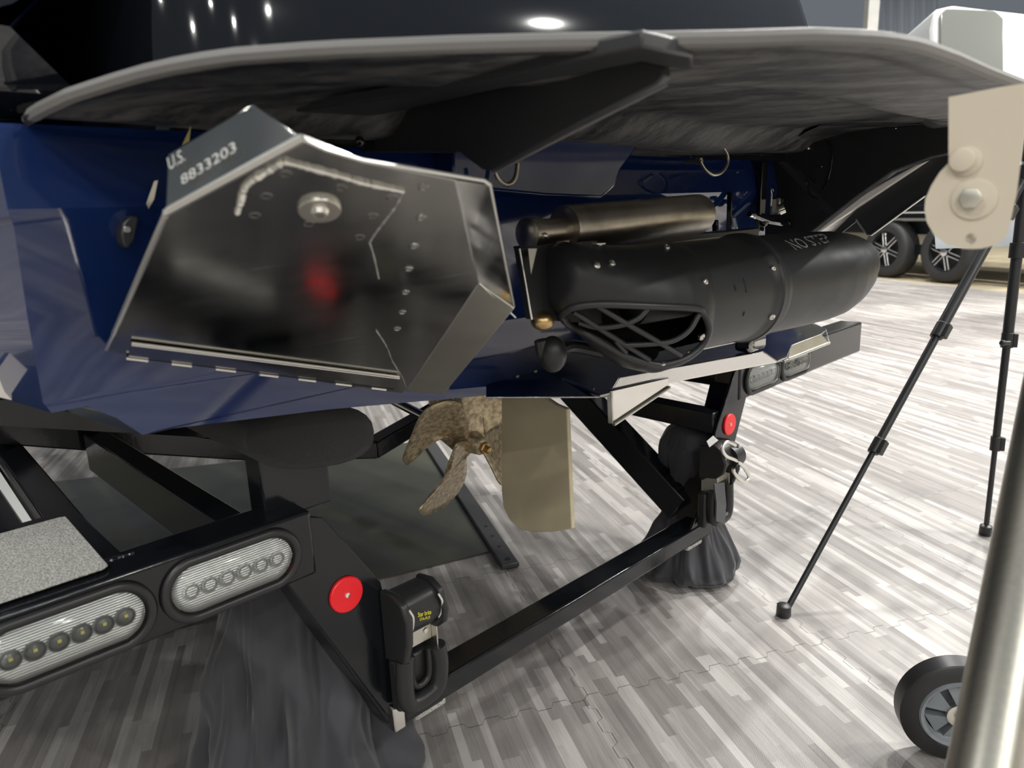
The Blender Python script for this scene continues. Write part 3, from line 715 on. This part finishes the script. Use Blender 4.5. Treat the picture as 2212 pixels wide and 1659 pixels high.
# --- tow eyes
for pts, nuts in [([(1512, 348), (1523, 366), (1540, 377), (1558, 373), (1570, 357), (1572, 338), (1563, 320), (1551, 308)], [(1512, 348), (1551, 308)]), ([(1068, 356), (1072, 378), (1084, 394), (1096, 399), (1108, 392), (1115, 376), (1118, 352)], [])]:
    te = obj('tow_eye', MB().tube(smoothpath([PA(x, y, -0.745) for x, y in pts], 5), 0.0032, 12), 'brush', boat, smooth=80)
    for x, y in nuts:
        obj('nut', MB().lathe(PA(x, y, -.748), AV, [(-.03, .004), (-.006, .004), (-.006, .0065), (.003, .0065)], 6), 'brush', te)
obj('port_clip', MB().prism([PA(x, y, -.80) for x, y in [(313, 440), (330, 392), (338, 390), (330, 430), (318, 452)]], AV * .004), 'steel', boat)
sp = obj('side_fitting', MB().prism([PA(x, y, -.795) for x, y in [(262, 505), (268, 478), (285, 465), (300, 468), (290, 520), (278, 538), (266, 528)]], AV * -.02), 'plastic', boat, bevel=.002)
obj('screw', MB().lathe(PA(275, 496, -.794), AV, [(0, .0035), (.001, .003)], 16), 'bright', sp)
obj('decal', MB().prism([PA(x, y, -.79) for x, y in [(393, 314), (412, 272), (408, 305)]], AV * .001), 'decal', boat, smooth=0)

# --- running gear
hub = PL(1036, 962, CL); sh = (AV * 1 + ZV * -0.16).normalized()
prop = obj('propeller', MB().lathe(hub, sh, [(-.075, .020), (-.06, .028), (-.02, .0275), (.008, .022), (.012, .016)], 32), 'bronze', boat, smooth=50, label='four bladed bronze propeller')
sx = LV.copy(); sy = sh.cross(sx).normalized()
BL = [[(1014, 940), (1008, 915), (1003, 885), (990, 868), (960, 866), (925, 880), (905, 905), (890, 940), (877, 972), (871, 990), (873, 1000), (880, 1003), (892, 996), (910, 978), (935, 958), (955, 948), (972, 946), (984, 958), (988, 978), (1008, 975)],
      [(1010, 955), (986, 960), (982, 985), (972, 1015), (950, 1050), (925, 1080), (908, 1098), (905, 1106), (910, 1112), (922, 1112), (945, 1103), (970, 1085), (992, 1058), (1005, 1030), (1008, 1005), (1007, 985), (1022, 972)],
      [(1040, 945), (1056, 930), (1075, 917), (1100, 908), (1130, 915), (1140, 960), (1132, 1010), (1110, 1042), (1090, 1048), (1078, 1042), (1064, 1015), (1050, 988), (1042, 975), (1034, 970)],
      [(1018, 950), (1012, 935), (1004, 900), (996, 870), (1000, 845), (1040, 825), (1085, 828), (1110, 850), (1108, 890), (1086, 914), (1062, 926), (1050, 936), (1046, 948)]]
for k, ol in enumerate(BL):
    mid_ = sum((PG(x, y, hub, sh) for x, y in ol), Vector()) / len(ol)
    rad_ = (mid_ - hub).normalized(); tg_ = sh.cross(rad_).normalized()
    nb_ = (sh * cos(radians(30)) + tg_ * sin(radians(30)) * (1 if k < 3 else .4)).normalized()
    pts = [PG(x, y, hub - sh * .025, nb_) for x, y in smoothpath([Vector((x, y, 0)) for x, y in ol], 3, True) for x, y in [(x, y)]] if 0 else None
    ol2 = [(v.x, v.y) for v in smoothpath([Vector((x, y, 0)) for x, y in ol], 3, True)]
    cxm = sum(x for x, y in ol2) / len(ol2); cym = sum(y for x, y in ol2) / len(ol2)
    rows = []
    for q in range(7):
        f_ = q / 6
        rows.append([PG(cxm + (x - cxm) * f_, cym + (y - cym) * f_, hub - sh * .025, nb_) - nb_ * .010 * (1 - f_ * f_) for x, y in ol2])
    bo = obj('blade', MB().grid(rows, True), 'bronze', prop, smooth=80)
    sd = bo.modifiers.new('thickness', 'SOLIDIFY'); sd.thickness = 0.005; sd.offset = 0
obj('shaft_nut', MB().lathe(hub + sh * .010, sh, [(0, .015), (.012, .015), (.014, .012)], 6).lathe(hub + sh * .02, sh, [(0, .009), (.018, .009), (.02, .006)], 16), 'brass', prop)
obj('propeller_shaft', MB().tube([hub - sh * .06, hub - sh * .9], .0125, 16), 'steel', boat)
sp_ = hub - sh * .13
obj('shaft_strut', MB().lathe(sp_ - sh * .05, sh, [(0, .022), (.005, .026), (.10, .026), (.105, .022)], 24).prism([sp_ - sh * .05 + LV * -.006, sp_ + sh * .04 + LV * -.006, sp_ + sh * .03 + ZV * .20 + LV * -.006, sp_ - sh * .08 + ZV * .20 + LV * -.006], LV * .012), 'bronze', boat, bevel=.003)
rp = [(1083, 845), (1172, 850), (1182, 862), (1200, 874), (1224, 884), (1235, 1143), (1195, 1149), (1150, 1150), (1122, 1143), (1100, 1122), (1087, 1095), (1083, 1060)]
obj('rudder', MB().prism([PL(x, y, CL - .006) for x, y in rp], LV * .012), 'rudder', boat, bevel=.0025, seg=3, label='olive bronze rudder blade')

# ================================================================ TRAILER
tl = thing('boat_trailer', 'black painted boat trailer with clear oval lamps under the navy boat', 'trailer', B(CL, -0.98, 0.0))
AR = -0.930
def mir(l): return 2 * CL - l
fr = MB()
for sg in (0, 1):
    g = (lambda l: mir(l)) if sg else (lambda l: l)
    lo, hi = sorted((g(-0.35), g(0.472)))
    lb = MB().bbox(lo, hi, AR, AR - 0.075, 0.517, 0.620)
    bar = obj('lamp_bar', lb, 'paint', tl, bevel=0.006, seg=3)
    for lc in (0.350, 0.148):
        l_ = g(lc); c0 = B(l_, AR, 0.5665)
        def oval(hw, hh, off, n_=28):
            pts = []
            for k in range(n_):
                t = 2 * pi * k / n_; x = cos(t); z = sin(t)
                pts.append(c0 + LV * ((hw - hh) * (1 if x > 0 else -1) + hh * x) + ZV * (hh * z) + AV * off)
            return pts
        lamp_o = obj('lamp', MB().grid([oval(.098, .0455, .0005, 40), oval(.099, .0465, .004, 40), oval(.096, .0440, .008, 40), oval(.090, .0375, .0085, 40), oval(.0855, .0335, .004, 40), oval(.085, .033, .0005, 40)], True), 'rubber', tl, smooth=60, label='oval clear LED lamp in black rubber grommet')
        obj('reflector_bowl', MB().prism(oval(.0845, .0325, .0006), AV * .0008), 'bowl', lamp_o, smooth=0)
        for k in range(6):
            p = B(l_ + (-.0575 + .023 * k) * 1.05, AR + .005, .5665)
            dk = lc < 0.2
            cup = obj('led_cup', MB().lathe(p - AV * .004, AV, [(0, .0104), (.004, .0112), (.005, .0098), (.001, .0085), (.001, .0072), (.0045, .0066), (.0046, .001)] if not dk else [(0, .0112), (.005, .0122), (.0055, .0108), (.002, .0102), (.004, .009), (.0066, .005), (.0075, .0005)], 28, cap=False), 'bowl' if not dk else 'cup_glass', lamp_o)
            if dk: obj('led_chip', MB().box(p + ZV * .003 + AV * .0045, (LV, AV, ZV), (.0020, .0012, .0020)), 'led', lamp_o, smooth=0)
        obj('lens', MB().grid([oval(.085, .033, .006, 40), oval(.081, .029, .0125, 40), oval(.070, .018, .0145, 40), oval(.060, .006, .015, 40)], True).add(oval(.060, .006, .015, 40), [tuple(range(40))]), 'lens', lamp_o, smooth=60)
    # gusset plate
    poly = [(0.462, .612), (0.492, .600), (0.582, .456), (0.606, .300), (0.690, .222), (0.690, .175), (0.604, .175), (0.57, .215), (0.425, .520), (0.46, .520)]
    gp = obj('gusset_plate', MB().prism([B(g(l), AR - .004, z) for l, z in poly], AV * -.008), 'paint', tl, bevel=.0015)
    # leg of the frame behind the plate
    leg = MB(); p0, p1 = B(g(0.445), AR - .05, .55), B(g(0.605), AR - .05, .195)
    d = (p1 - p0).normalized(); leg.box((p0 + p1) / 2, (d, AV, d.cross(AV)), ((p1 - p0).length / 2, .038, .030))
    obj('frame_leg', leg, 'paint', tl, bevel=.004)
    obj('reflector', MB().lathe(B(g(0.5165), AR - .004, 0.463), AV, [(0, .029), (.004, .029), (.0055, .0275), (.0055, .0001)], 48, cap=False), 'red', tl, label='round red reflector')
    obj('rivet', MB().lathe(B(g(0.5165), AR + .0015, 0.463), AV, [(0, .0045), (.0018, .0042), (.0024, .002), (.001, .0015)], 20), 'bright', tl)
    # side rail of the frame running forward
    obj('side_rail', MB().prism([B(g(l), a, .555) for l, a in [(.183, AR - .072), (.232, AR - .072), (.370, -4.5), (.337, -4.5)]], ZV * .057), 'paint', tl, bevel=.003)
    lo, hi = sorted((g(0.366), g(0.408)))
    obj('bunk_rail', MB().bbox(lo, hi, AR - .072, -1.70, .530, .612), 'paint', tl, bevel=.003)
    # bunk post and bunk
    lo, hi = sorted((g(0.425), g(0.535)))
    ps = MB().bbox(lo, hi, AR - .05, AR - .10, .60, .73)
    obj('bunk_post', ps, 'paint', tl, bevel=.003)
    rows = []
    l0_, l1_ = 0.405, 0.615
    for k in range(12):
        a = AR - .025 - (0.0 if k == 0 else .012 + (k - 1) * .2)
        sc = 0.78 if k == 0 else 1
        row = []
        for j in range(24):
            t = 2 * pi * j / 24; sq = 0.82
            x = math.copysign(abs(cos(t)) ** sq, cos(t)); z = math.copysign(abs(sin(t)) ** sq, sin(t))
            lq = (l0_ + l1_) / 2 + x * .105 * sc
            zz = 0.716 + z * .050 * sc - (lq - .51) * .17
            row.append(B(g(lq), a, zz))
        rows.append(row)
    mb = MB().grid(rows, True); mb.f.append(tuple(range(24)))
    obj('carpeted_bunk', mb, 'carpet', tl, smooth=60, label='bunk end wrapped in black carpet')
    # drop crossmember of the frame
    cm = [toB(PA(x, y, -1.72)) for x, y in [(-60, 885), (0, 893), (200, 912), (420, 940), (560, 962)]] + [(1.10, 0, .40), (1.10, 0, .35)] + [toB(PA(x, y, -1.72)) for x, y in [(560, 997), (345, 984), (240, 978), (60, 965), (-60, 960)]]
    obj('crossmember', MB().prism([B(g(p[0]), -1.72, p[2]) for p in cm], AV * -.06), 'paint', tl, bevel=.004)
obj('carpet_nail', MB().ball(PA(634, 953, AR - .03), .003), 'steel', tl)
# low rear crossbar
mb = MB().bbox(0.604, mir(0.604), AR, AR - .062, .178, .222)
obj('rear_crossbar', mb, 'paint', tl, bevel=.006, seg=3)
obj('bar_end', MB().box(B(.590, AR - .03, .200), (LV, AV, ZV), (.012, .035, .024)), 'steel', tl, bevel=.003, label='bare metal weld at the bar end')
for l in (0.665, mir(0.665)):
    obj('licence_lug', MB().bbox(l - .034, l + .034, AR - .006, AR - .034, .163, .179), 'grip', tl, bevel=.004)
# starboard frame members towards the front
p0, p1 = PL(1475, 1095, 1.60), PL(1235, 835, 1.60); d = (p1 - p0).normalized()
obj('frame_strut', MB().box((p0 + p1) / 2, (d, LV, d.cross(LV)), ((p1 - p0).length / 2, .03, .042)), 'paint', tl, bevel=.004)
obj('frame_rail', MB().prism([PL(x, y, 1.62) for x, y in [(1340, 852), (1411, 867), (1540, 893), (1540, 938), (1513, 931), (1370, 899), (1335, 890)]], LV * .05), 'paint', tl, bevel=.003)
# grit tread pad on the port side rail
obj('step_board', MB().bbox(-.25, .232, AR - .055, -1.21, .612, .624), 'paint', tl, bevel=.003)
obj('tread_pad', MB().prism([B(-.25, -1.182, .6242), B(.205, -1.182, .6242), B(.212, -1.178, .6242), B(.207, -.958, .6242), B(.200, -.952, .6242), B(-.25, -.952, .6242)], ZV * .0015), 'grip', tl, smooth=0, label='grey grit anti slip pad')
mb = MB(); k = 0
mb.tube([B(-.2 + i * .004, AR - .050 + random.uniform(-.0015, .0015), .6205) for i in range(112)], [random.uniform(.0018, .0048) for _ in range(112)], 8)
obj('weld_bead', mb, 'paint', tl)
# narrow white and aluminium coloured strips outboard of the rail
obj('white_strip', MB().prism([B(l, a, .6135) for l, a in [(.168, -1.213), (.1785, -1.213), (.224, -2.3), (.200, -2.3)]], ZV * -.003), 'whitep', tl)
obj('aluminium_strip', MB().prism([B(l, a, .6140) for l, a in [(.1862, -1.213), (.1908, -1.213), (.238, -2.3), (.229, -2.3)]], ZV * -.003), 'alu_br', tl)
obj('cover_plate', MB().prism([B(l, a, .6095) for l, a in [(-.25, -1.205), (.184, -1.205), (.26, -3), (-.25, -3)]], ZV * -.004), 'paint', tl)
obj('fender_plate', MB().prism([PA(x, y, -1.0) for x, y in [(-60, 790), (0, 805), (55, 822), (104, 888), (60, 872), (-60, 845)]], AV * -.01), 'alu_br', tl)
# lower hull guard beam behind the transom corner
obj('guide_beam', MB().prism([PA(x, y, -1.25) for x, y in [(-80, 870), (60, 860), (130, 885), (220, 885), (400, 912), (500, 925), (530, 950), (-80, 915)]], AV * -.05), 'paint', tl)

# ratchet tie downs on the gusset plates
def tiedown(g, labeled):
    root = obj('tie_down', MB(), 'rubber', tl)
    return root
def px(x, y, a=-0.885): return PA(x, y, a)
def ratchet(g, text):
    def q(x, y, a): 
        p = toB(PA(x, y, a)); return B(g(p[0]), p[1], p[2])
    g2 = lambda l: g(l - .018)
    # housing
    side = [(-.934, .440), (-.900, .445), (-.880, .436), (-.868, .410), (-.870, .395), (-.885, .375), (-.934, .340)]
    L0, L1 = .580, .655
    hs = obj('tie_down', MB().prism([B(g(L0), a, z) for a, z in side], LV * (g(L1) - g(L0))), 'rubber', tl, bevel=.007, seg=4, label='retracting ratchet strap tie down')
    obj('side_cheek', MB().prism([B(g(L0 - .004), a, z) for a, z in [(-.934, .444), (-.895, .448), (-.872, .438), (-.860, .410), (-.864, .370), (-.878, .330), (-.934, .316)]], LV * (g(L0 + .014) - g(L0))), 'rubber', hs, bevel=.005, seg=4)
    obj('side_cheek', MB().prism([B(g(L1 - .006), a, z) for a, z in [(-.934, .444), (-.895, .450), (-.870, .438), (-.858, .405), (-.864, .380), (-.886, .362), (-.934, .355)]], LV * (g(L1 + .012) - g(L1))), 'rubber', hs, bevel=.005, seg=4)
    obj('buckle', MB().bbox(g2(.612), g2(.668), -.905, -.899, .338, .372).bbox(g2(.668), g2(.671), -.93, -.885, .318, .385).bbox(g2(.609), g2(.612), -.93, -.885, .325, .36), 'alu', hs, bevel=.001)
    obj('buckle_pin', MB().lathe(B(g2(.655), -.899, .358), AV, [(0, .005), (.003, .004)], 16), 'bright', hs)
    # handle loop
    hd = []
    for l, z in [(.606, .330), (.602, .275), (.606, .248), (.622, .240), (.656, .243), (.670, .256), (.676, .29), (.672, .325)]: hd.append(B(g2(l), -.893, z))
    obj('release_handle', MB().tube(smoothpath(hd, 6), .0155, 14), 'rubber', hs, smooth=80)
    hd2 = [B(g2(l), -.897, z) for l, z in [(.622, .325), (.620, .285), (.628, .266), (.646, .266), (.656, .280), (.658, .325)]]
    obj('release_handle', MB().tube(smoothpath(hd2, 6), .006, 12), 'rubber', hs, smooth=80)
    obj('mount_pad', MB().bbox(g2(.596), g2(.69), AR, -.905, .225, .32), 'rubber', hs, bevel=.006)
    if text:
        lay_text('brand_print', 'Star brite', px(902, 1333, -.866), px(931, 1326, -.866), px(902, 1323, -.866), 'yellow', hs)
        lay_text('brand_print', 'STA-PUT', px(906, 1341, -.866), px(929, 1336, -.866), px(906, 1335, -.866), 'yellow', hs)
    mb = MB()
    for l, dz in ((.607, 0), (.666, .004)): mb.tube(smoothpath([B(g2(l), -.870, .428 + dz), B(g2(l + .003), -.865, .415 + dz), B(g2(l + .002), -.868, .395 + dz), B(g2(l - .001), -.872, .385 + dz)]), .0022, 8)
    obj('ratchet_wheel', mb, 'bright', hs)
    return hs
ratchet(lambda l: l, True)
far = ratchet(lambda l: mir(l), False)
mb = MB().tube(smoothpath([PA(x, y, -.86) for x, y in [(1588, 962), (1570, 955), (1560, 968), (1568, 985), (1590, 995), (1607, 1010), (1618, 1030), (1610, 1040), (1598, 1036), (1586, 1022), (1584, 1012)]], 6), .0048, 12)
obj('strap_hook', mb, 'bright', far, smooth=80, label='bright steel S hook')
obj('strap', MB().prism([PA(x, y, -.875) for x, y in [(1540, 1045), (1562, 1042), (1566, 1090), (1562, 1130), (1544, 1125), (1545, 1085)]], AV * .004), 'cloth', far)
obj('strap_loop', MB().lathe(PA(1580, 985, -.885), LV, [(-.02, .03), (.02, .03)], 24), 'rubber', far)
mb = MB().prism([PA(x, y, -.88) for x, y in [(1526, 953), (1540, 941), (1551, 951), (1532, 966)]], AV * .001); mb.prism([PA(x, y, -.88) for x, y in [(1590, 1003), (1598, 1000), (1600, 1028), (1591, 1020)]], AV * .001)
obj('strap_label', mb, 'tag', far, smooth=0)

# ================================================================ COVERED STANDS
def stand(center, prof, seed, label, amp, nf, lean=(0, 0)):
    rows = []
    for i, (z, r) in enumerate(prof):
        row = []
        for k in range(120):
            t = 2 * pi * k / 120
            q = Vector((cos(t) * 1.6 + seed, sin(t) * 1.6, z * 2.2))
            nn = noise.noise(q * 1.5) + 0.5 * noise.noise(q * 3.3) + .35 * (1 - 2 * abs(noise.noise(q * 4.1)))
            w = amp * min(1, (1.0 - z / prof[-1][0]) * 1.5 + .15)
            fold = (1 - 2 * abs(sin(t * nf * .5 + 5 * z + 3.5 * noise.noise(Vector((seed, 0, z * 4))) + 1.8 * noise.noise(q)))) * .42
            rr = r * (1 + w * (nn * .8 + fold))
            p = center + LV * (rr * cos(t) + lean[0] * z) + AV * (rr * sin(t) + lean[1] * z) + ZV * max(0.0005, z + (0.02 * noise.noise(q * 2) if 0.03 < z < prof[-1][0] * .9 else 0))
            row.append(p)
        rows.append(row)
    mb = MB().grid(rows, True)
    mb.f.append(tuple(range(119, -1, -1))); k0 = (len(rows) - 1) * 120; mb.f.append(tuple(range(k0, k0 + 120)))
    mb.v = [v - center for v in mb.v]
    o = obj('covered_stand', mb, 'cloth', smooth=80); o.location = center
    sub = o.modifiers.new('sub', 'SUBSURF'); sub.levels = 1; sub.render_levels = 1
    tag(o, label, 'covered stand', 'stands draped in black cloth under the trailer')
    return o
def zi(pairs, n_=44):
    res = []
    for k in range(n_):
        t = k / (n_ - 1) * (len(pairs) - 1); i = min(int(t), len(pairs) - 2); f = t - i
        res.append((pairs[i][0] * (1 - f) + pairs[i + 1][0] * f, pairs[i][1] * (1 - f) + pairs[i + 1][1] * f))
    return res
stand(B(0.520, -1.140, 0), zi([(0.0005, .185), (.03, .205), (.08, .19), (.15, .165), (.25, .14), (.36, .115), (.46, .095), (.50, .08), (.512, .03), (.513, .002)]), 3.1, 'stand draped in black cloth, nearer one, hanging beside the red reflector', .30, 7)
stand(B(1.690, -1.045, 0), zi([(0.0005, .112), (.02, .132), (.06, .128), (.11, .10), (.17, .072), (.25, .070), (.33, .090), (.39, .092), (.43, .072), (.447, .04), (.45, .002)]), 8.4, 'stand draped in black cloth, farther one, bunched on the bright floor', .30, 5)

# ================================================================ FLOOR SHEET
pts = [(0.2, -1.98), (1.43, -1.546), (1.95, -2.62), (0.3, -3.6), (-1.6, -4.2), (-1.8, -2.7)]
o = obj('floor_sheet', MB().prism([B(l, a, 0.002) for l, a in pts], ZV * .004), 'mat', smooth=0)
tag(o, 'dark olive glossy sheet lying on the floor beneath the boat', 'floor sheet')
p0, p1 = B(1.345, -1.44, .010), B(1.95, -2.62, .010); d = (p1 - p0).normalized()
o = obj('edge_strip', MB().box((p0 + p1) / 2, (d, ZV, d.cross(ZV)), ((p1 - p0).length / 2, .009, .028)), pb('charcoal_edge_strip', (.05, .05, .05), .35), bevel=.004)
obj('fixing_hole', MB().lathe(p0 + d * .03 + ZV * .0093, ZV, [(0, .009), (.0006, .009)], 20), 'dark', o)
for k in (.12, .2, .28): obj('fixing_hole', MB().lathe(p0 + d * k + ZV * .0093, ZV, [(0, .006), (.0006, .006)], 20), 'dark', o)
tag(o, 'charcoal edge strip with holes along the olive floor sheet', 'edge strip')

# ================================================================ TRIPOD
f1_ = B(1.635, -.737, 0); f2_ = B(2.476, -.491, 0)
apex = PD(2217, 372, 2.05)
f3_ = Vector((apex.x * 3 - f1_.x - f2_.x, apex.y * 3 - f1_.y - f2_.y, 0))
tri = thing('tripod', 'tall black tripod standing on the bright floor behind the metal pole', 'tripod', Vector((apex.x, apex.y, 0)))
def on(p, q, t): return p.lerp(q, t)
for fi, (ft, cols) in enumerate([(f1_, (.36, .62, .90)), (f2_, (.27, .56, .80)), (f3_, (.3, .6, .85))]):
    L_ = apex - ft; dn = L_.normalized(); n_ = L_.length
    lg = obj('leg', MB().tube([ft + dn * .02, on(ft, apex, cols[0])], .0075, 12).tube([on(ft, apex, cols[0]), on(ft, apex, cols[1])], .0105, 12).tube([on(ft, apex, cols[1]), apex], .0145, 12), 'plastic', tri, smooth=50)
    obj('foot', MB().lathe(ft, ZV, [(0, .016), (.004, .0185), (.03, .0175), (.034, .010)], 24), 'rubber', lg)
    for i, c in enumerate(cols):
        p = on(ft, apex, c); rr = (.0145, .0165, .021)[i]
        obj('leg_lock', MB().lathe(p - dn * .022, dn, [(0, rr), (.044, rr)], 16).box(p + dn.cross(ZV).normalized() * (rr + .003), (dn, dn.cross(ZV).normalized(), dn.cross(dn.cross(ZV)).normalized()), (.02, .006, .009)), 'rubber', lg, bevel=.0015)
obj('centre_column', MB().tube([Vector((apex.x, apex.y, apex.z - .12)), Vector((apex.x, apex.y, apex.z + .35))], .016, 16), 'plastic', tri)
obj('hub', MB().lathe(Vector((apex.x, apex.y, apex.z - .03)), ZV, [(0, .03), (.05, .036), (.06, .02)], 24), 'rubber', tri)
kb = PD(2166, 741, 2.08); obj('locking_knob', MB().tube([kb, kb + RGT * .02], .006, 10).ball(kb, .009), 'rubber', tri)
# sign board
bd = [PD(x, y, d) for x, y, d in [(2003, 300, 2.42), (2021, 537, 2.42), (2192, 531, 2.30), (2262, 200, 2.30), (2003, 200, 2.42)]]
nb = (bd[1] - bd[0]).cross(bd[2] - bd[0]).normalized()
if nb.dot(FWD) < 0: nb = -nb
o = obj('display_board', MB().prism(bd, nb * .008), 'white', smooth=0, bevel=.001)
tag(o, 'pale blue-white board standing behind the cream mounting plate', 'board')

# ================================================================ ROLLING STAND (foreground)
q0, q1 = PD(2126, 1659, .60), PD(2232, 1050, .74)
dd = (q1 - q0).normalized()
rs = thing('rolling_stand', 'rolling stand with pale metal pole and grey spoked wheel, nearest the camera', 'stand', Vector((q0.x, q0.y, 0)))
obj('pole', MB().tube([q0 - dd * ((q0.z - .012) / dd.z), q1 + dd * .55], .0265, 40), 'galv', rs, smooth=60)
wc_ = PD(2068, 1556, 1.345); wc_.z = .100; wax = (-ray(2065, 1555).normalized()); wax.z = 0; wax = (wax.normalized() - RGT * .42 * -1).normalized()
wax = (Vector((wax.x, wax.y, 0)).normalized())
WR = .100
tyr = obj('wheel', MB().lathe(wc_, wax, [(-.045, WR * .72), (-.042, WR * .93), (-.034, WR), (.0, WR), (.003, WR * .97), (.006, WR * .70), (.002, WR * .66), (-.045, WR * .66)], 64, cap=False), 'rubber', rs, smooth=40)
obj('wheel_rim', MB().lathe(wc_, wax, [(-.03, WR * .68), (.004, WR * .69), (.008, WR * .66), (.006, WR * .60), (-.004, WR * .57), (-.006, WR * .55), (-.03, WR * .55)], 48, cap=False).lathe(wc_, wax, [(-.026, WR * .6), (-.024, WR * .6)], 48), 'grey_plastic', tyr)
ux_ = wax.cross(ZV).normalized(); mb = MB()
for k in range(6):
    t0 = 2 * pi * k / 6 + .5; t1 = t0 + .38; t2 = t0 - .38
    P_ = lambda t, r, o: wc_ + (ux_ * cos(t) + ZV * sin(t)) * r * WR + wax * o
    mb.prism([P_(t0 - .25, .2, .004), P_(t2, .56, -.004), P_(t1, .56, -.004), P_(t0 + .25, .2, .004)], wax * -.022)
obj('wheel_spoke', mb, 'grey_plastic', tyr, smooth=0)
obj('hub_washer', MB().lathe(wc_, wax, [(.0, WR * .22), (.008, WR * .22), (.009, WR * .18), (.009, .0001)], 32, cap=False), 'alu', tyr)
obj('hub_nut', MB().lathe(wc_ + wax * .009, wax, [(0, .0105), (.009, .0105), (.010, .008)], 6).lathe(wc_ + wax * .018, wax, [(0, .007), (.008, .007), (.0082, .004)], 20), 'steel', tyr)
b0 = wc_ - wax * .06; b1 = q0 + dd * .10; obj('axle', MB().tube([wc_ - wax * .06, wc_ + wax * .002], .008, 12), 'steel', tyr)
b0, b1 = PD(2150, 1700, .95), PD(2260, 1440, 1.0); obj('brace', MB().tube([b0, b1], .012, 16), 'whitep', rs)
b0, b1 = PD(2185, 1500, 1.15), PD(2290, 1495, 1.15); obj('crossbar', MB().tube([b0, b1], .014, 16), 'rubber', rs)

# ================================================================ BACKGROUND TRAILER
w1 = Vector((4.86, 9.42, 0)); w2 = Vector((5.12, 8.56, 0))
ax_d = (w2 - w1).normalized(); fx = Vector((-ax_d.y, ax_d.x, 0)); fx = fx if fx.dot(-w1) > 0 else -fx
bt = thing('boat_trailer', 'distant black trailer with two chrome wheels, past the light floor', 'trailer', w1)
for w in (w1, w2):
    R_ = .355; c = Vector((w.x, w.y, R_))
    wh = obj('wheel', MB().lathe(c, fx, [(-.22, R_ * .62), (-.21, R_ * .93), (-.17, R_), (-.02, R_), (.02, R_ * .94), (.035, R_ * .80), (.02, R_ * .64), (-.05, R_ * .62)], 48, cap=False), 'tyre', bt, smooth=50)
    obj('rim_barrel', MB().lathe(c, fx, [(-.05, R_ * .63), (.01, R_ * .63), (.012, R_ * .60), (-.06, R_ * .56), (-.07, .001)], 40, cap=False), 'dark', wh)
    u_ = fx.cross(ZV).normalized(); mb = MB()
    for k in range(6):
        t = 2 * pi * k / 6 + .3
        for dt in (-.10, .10):
            p0_ = c + (u_ * cos(t) + ZV * sin(t)) * .05 + (u_ * cos(t + pi / 2) + ZV * sin(t + pi / 2)) * dt * .22
            p1_ = c + (u_ * cos(t) + ZV * sin(t)) * R_ * .60 + (u_ * cos(t + pi / 2) + ZV * sin(t + pi / 2)) * dt * .22
            mb.tube([p0_ + fx * .01, p1_ + fx * .0], .0085, 8)
    obj('wheel_spoke', mb, 'far_metal', wh)
    obj('hub_cap', MB().lathe(c, fx, [(-.02, .05), (.03, .045), (.04, .02)], 20), 'far_metal', wh)
def bx(name, c, h, mat): return obj(name, MB().box(c, (ax_d, fx, ZV), h), mat, bt, bevel=.01)
mid = (w1 + w2) / 2
bx('frame_beam', mid - fx * .25 + ZV * .62, (3.2, .06, .08), 'paint')
bx('frame_stripe', mid + fx * .02 + ZV * .815, (1.0, .012, .012), 'whitep')
bx('fender', mid - fx * .10 + ZV * .86, (1.05, .14, .04), 'paint')
bx('axle_box', mid - fx * .35 + ZV * .36, (.12, .25, .06), 'paint')
bx('far_body', mid - fx * 1.25 + ZV * 1.15, (3.4, .9, .42), 'gel_black')
# hull of the neighbouring boat with a grey window and pale frame, high on the right
nbh = thing('neighbour_boat', 'white boat with grey side window in the far upper right corner', 'boat', w1 + Vector((1.2, -1.2, 0)))
def PN(x, y, d=6.0): return PD(x, y, d)
outl = [(2016, 215), (2012, 60), (2022, 18), (2060, 10), (2212, 28), (2500, 60), (2500, 215)]
obj('cabin_side', MB().prism([PN(x, y) for x, y in outl], FWD * .5), pb('pale_cabin', (.42, .43, .43), .35), nbh, bevel=.03)
obj('window', MB().prism([PN(x, y, 5.97) for x, y in [(2030, 205), (2032, 30), (2045, 18), (2150, 22), (2168, 40), (2168, 205)]], FWD * .02), pb('grey_glass', (.12, .125, .115), .15), nbh, bevel=.01)
# drapes and post
o = obj('drape', MB().grid([[PD(1905 + 118 * k / 24, y, 14.0) + FWD * .05 * sin(k * 1.3) for k in range(25)] for y in (-300, 420)]), 'drape', smooth=80)
o.modifiers.new('thickness', 'SOLIDIFY').thickness = .01
tag(o, 'blue-grey hanging drape beyond the platform corner', 'drape')
o = obj('post', MB().box(PD(1880, 60, 12), (RGT, FWD, ZV), (.09, .09, 1.8)), 'wallg', bevel=.01)
tag(o, 'pale upright post left of the blue-grey drape', 'post')
